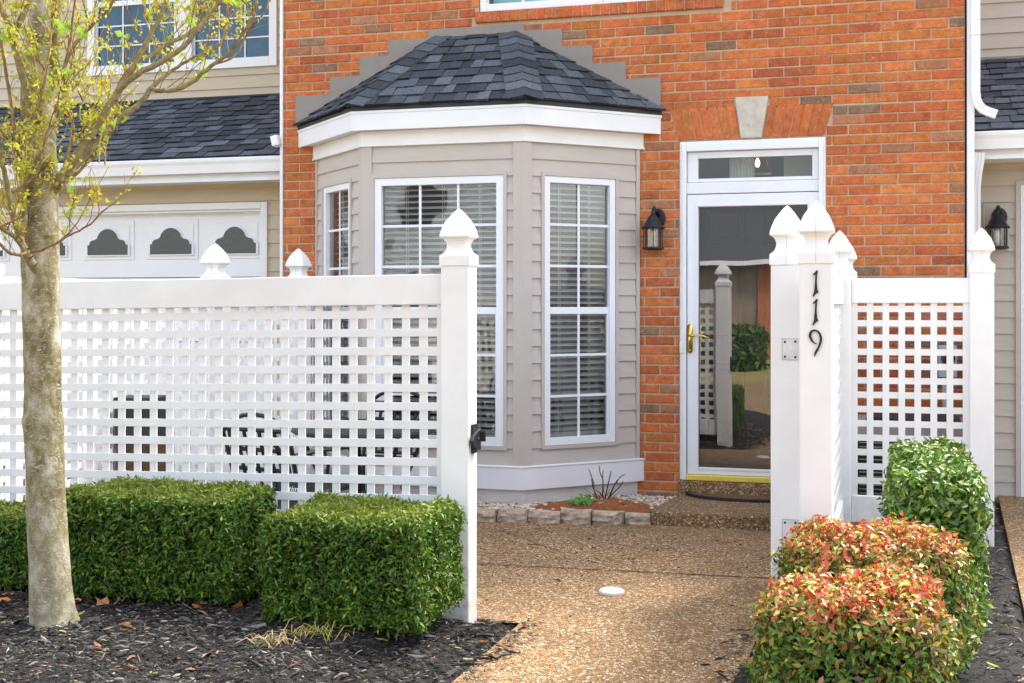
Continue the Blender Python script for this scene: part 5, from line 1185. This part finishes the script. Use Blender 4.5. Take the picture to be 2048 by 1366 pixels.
# air conditioner and meter behind the screen
acx, acy, w = .16, 8.22, .34
ac = thing('air_conditioner', (acx, acy, .02), 'grey outdoor air conditioner with dark grille behind the right lattice', 'air conditioner')
mb = MB(); mb.box(acx - w, acx + w, acy - w, acy + w, .0, .60); mb.build('grille', ACDARK, ac)
mb = MB(); mb.box(acx - w - .012, acx + w + .012, acy - w - .012, acy + w + .012, .601, .685); mb.box(acx - w - .012, acx + w + .012, acy - w - .012, acy + w + .012, -.02, .03)
for sx_ in (-1, 1):
    for sy_ in (-1, 1): mb.box(acx + sx_ * w - .022, acx + sx_ * w + .022, acy + sy_ * w - .022, acy + sy_ * w + .022, .031, .60)
mb.build('casing', ACGREY, ac, bevel=.008)
mb = MB()
for i in range(22): z = .05 + i * .025; mb.box(acx - w + .03, acx + w - .03, acy - w - .006, acy - w - .0005, z, z + .006)
mb.build('louvre', ACGREY, ac)
mb = MB(); mb.lathe([(.28, .0), (.27, .03), (.05, .05)], (acx, acy, .686), 24); mb.build('fan_guard', ACDARK, ac)
p = at(1895, 724, YW - .03); mt = thing('electric_meter', (p[0], YW - .01, p[1]), 'grey electric meter box on the brick behind the right lattice', 'meter')
mb = MB(); mb.box(p[0] - .058, p[0] + .058, YW - .07, YW - .004, p[1] - .10, p[1] + .11); mb.build('box', METER, mt, bevel=.006)
mb = MB(); n = 20; mb.add([(p[0] + .045 * math.cos(2 * math.pi * i / n), yy, p[1] + .03 + .045 * math.sin(2 * math.pi * i / n)) for yy in (YW - .0705, YW - .11) for i in range(n)], [(i, (i + 1) % n, (i + 1) % n + n, i + n) for i in range(n)] + [tuple(range(n, 2 * n))]); mb.build('dial', DARKG, mt)
mb = MB(); mb.tube([(p[0] - .02, YW - .04, p[1] - .1), (p[0] - .02, YW - .04, .1)], .014, 8); mb.build('conduit', METER, mt)
# ================================================================ ACROSS THE STREET (seen in the glass)
ah = thing('far_house', (-6, -17, 0), 'grey roofed house across the street reflected in the storm door', 'house')
mb = MB(); mb.box(-7.6, 3, -23, -17, -.05, 2.6); mb.build('wall', pm('far_wall', (.24, .19, .15), .8, .2, 2), ah)
mb = MB(); siding(mb, frame((-7.6, -16.2), (-24, -16.2)), 0, 16.4, 0, 5.4, .2); mb.build('siding_wing', pm('far_siding', (.42, .46, .50), .7, .05, 3), ah)
mb = MB(); mb.box(-5.2, -3.6, -16.99, -16.9, -.05, 2.6); mb.build('brick_pier', pm('far_brick', (.42, .14, .06), .85, .2, 12), ah)
mb = MB(); mb.add([(-7.6, -16.4, 2.6), (3.4, -16.4, 2.6), (3.4, -20, 5.0), (-7.6, -20, 5.0), (-7.6, -23.6, 2.6), (3.4, -23.6, 2.6)], [(0, 1, 2, 3), (3, 2, 5, 4), (0, 3, 4), (1, 5, 2)]); mb.build('roof', GROOF, ah)
mb = MB(); mb.box(-7.5, 3.4, -16.5, -16.38, 2.48, 2.62); mb.box(-24, -7.4, -16.3, -15.9, 5.4, 5.6); mb.build('gutter', TRIM, ah)
mb = MB()
for x, y in ((-9.6, -16.2), (-12.6, -16.2), (-15, -16.2), (-2.5, -17)):
    for z in ((.9, 3.4) if x < -8 else (.9,)): mb.box(x, x + 1., y + .02, y + .05, z, z + 1.3)
mb.build('window', DARKG, ah)
fh = thing('far_hedge', (-6, -10.5, 0), 'clipped green hedge across the street reflected in the storm door', 'hedge')
n = 9000; q, nr_, s_ = rbox_sample(n, (-7.4, -10.5, .4), (3.4, .5, .45), .15, .1, 31); leafmesh('foliage', q, nr_ + RNG.normal(size=(n, 3)) * .6, RNG.uniform(.1, .18, n), palette(n, [(.05, .12, .02), (.09, .17, .025), (.14, .2, .03)], [1, 1, 1]), LEAFH, fh, aspect=.5)
mb = MB(); mb.box(-10.7, -4.1, -10.9, -10.1, -.05, .75); mb.build('core', CORE, fh)
# ================================================================ LIGHT, SKY, CAMERA
EL, AZ = R(54), R(35)                                   # sun behind the house, to the right (azimuth from +Y toward +X)
w = bpy.data.worlds.new('World'); S.world = w; w.use_nodes = True; nt = w.node_tree
sky = nt.nodes.new('ShaderNodeTexSky'); sky.sky_type = 'NISHITA'; sky.sun_disc = False; sky.sun_elevation = EL; sky.sun_rotation = AZ
sky.air_density = 1.0; sky.dust_density = 3.0; sky.ozone_density = .6
bg = nt.nodes['Background']; bg.inputs['Strength'].default_value = .15; hs = nt.nodes.new('ShaderNodeHueSaturation'); hs.inputs['Saturation'].default_value = .46; nt.links.new(sky.outputs[0], hs.inputs['Color']); nt.links.new(hs.outputs[0], bg.inputs[0])
sl_ = bpy.data.lights.new('sun', 'SUN'); sl_.energy = 1.6; sl_.angle = R(13); sl_.color = (1, .94, .84)
so = bpy.data.objects.new('sun', sl_); COL.objects.link(so)
sd_ = Vector((math.sin(AZ) * math.cos(EL), math.cos(AZ) * math.cos(EL), math.sin(EL))); so.rotation_euler = sd_.to_track_quat('Z', 'Y').to_euler()
cam = bpy.data.cameras.new('camera'); co = bpy.data.objects.new('camera', cam); COL.objects.link(co)
cam.lens = 45; cam.sensor_width = 36; cam.shift_y = -(683 - YH) / 2048; cam.clip_end = 500; cam.clip_start = .05
co.location = (0, 0, CZ); co.rotation_euler = (R(90), 0, TH); S.camera = co
S.view_settings.view_transform = 'Standard'; S.view_settings.look = 'None'; S.view_settings.exposure = 2.04; S.view_settings.gamma = 1
S.render.engine = 'CYCLES'; S.cycles.max_bounces = 10; S.cycles.transparent_max_bounces = 16; S.cycles.use_denoising = True
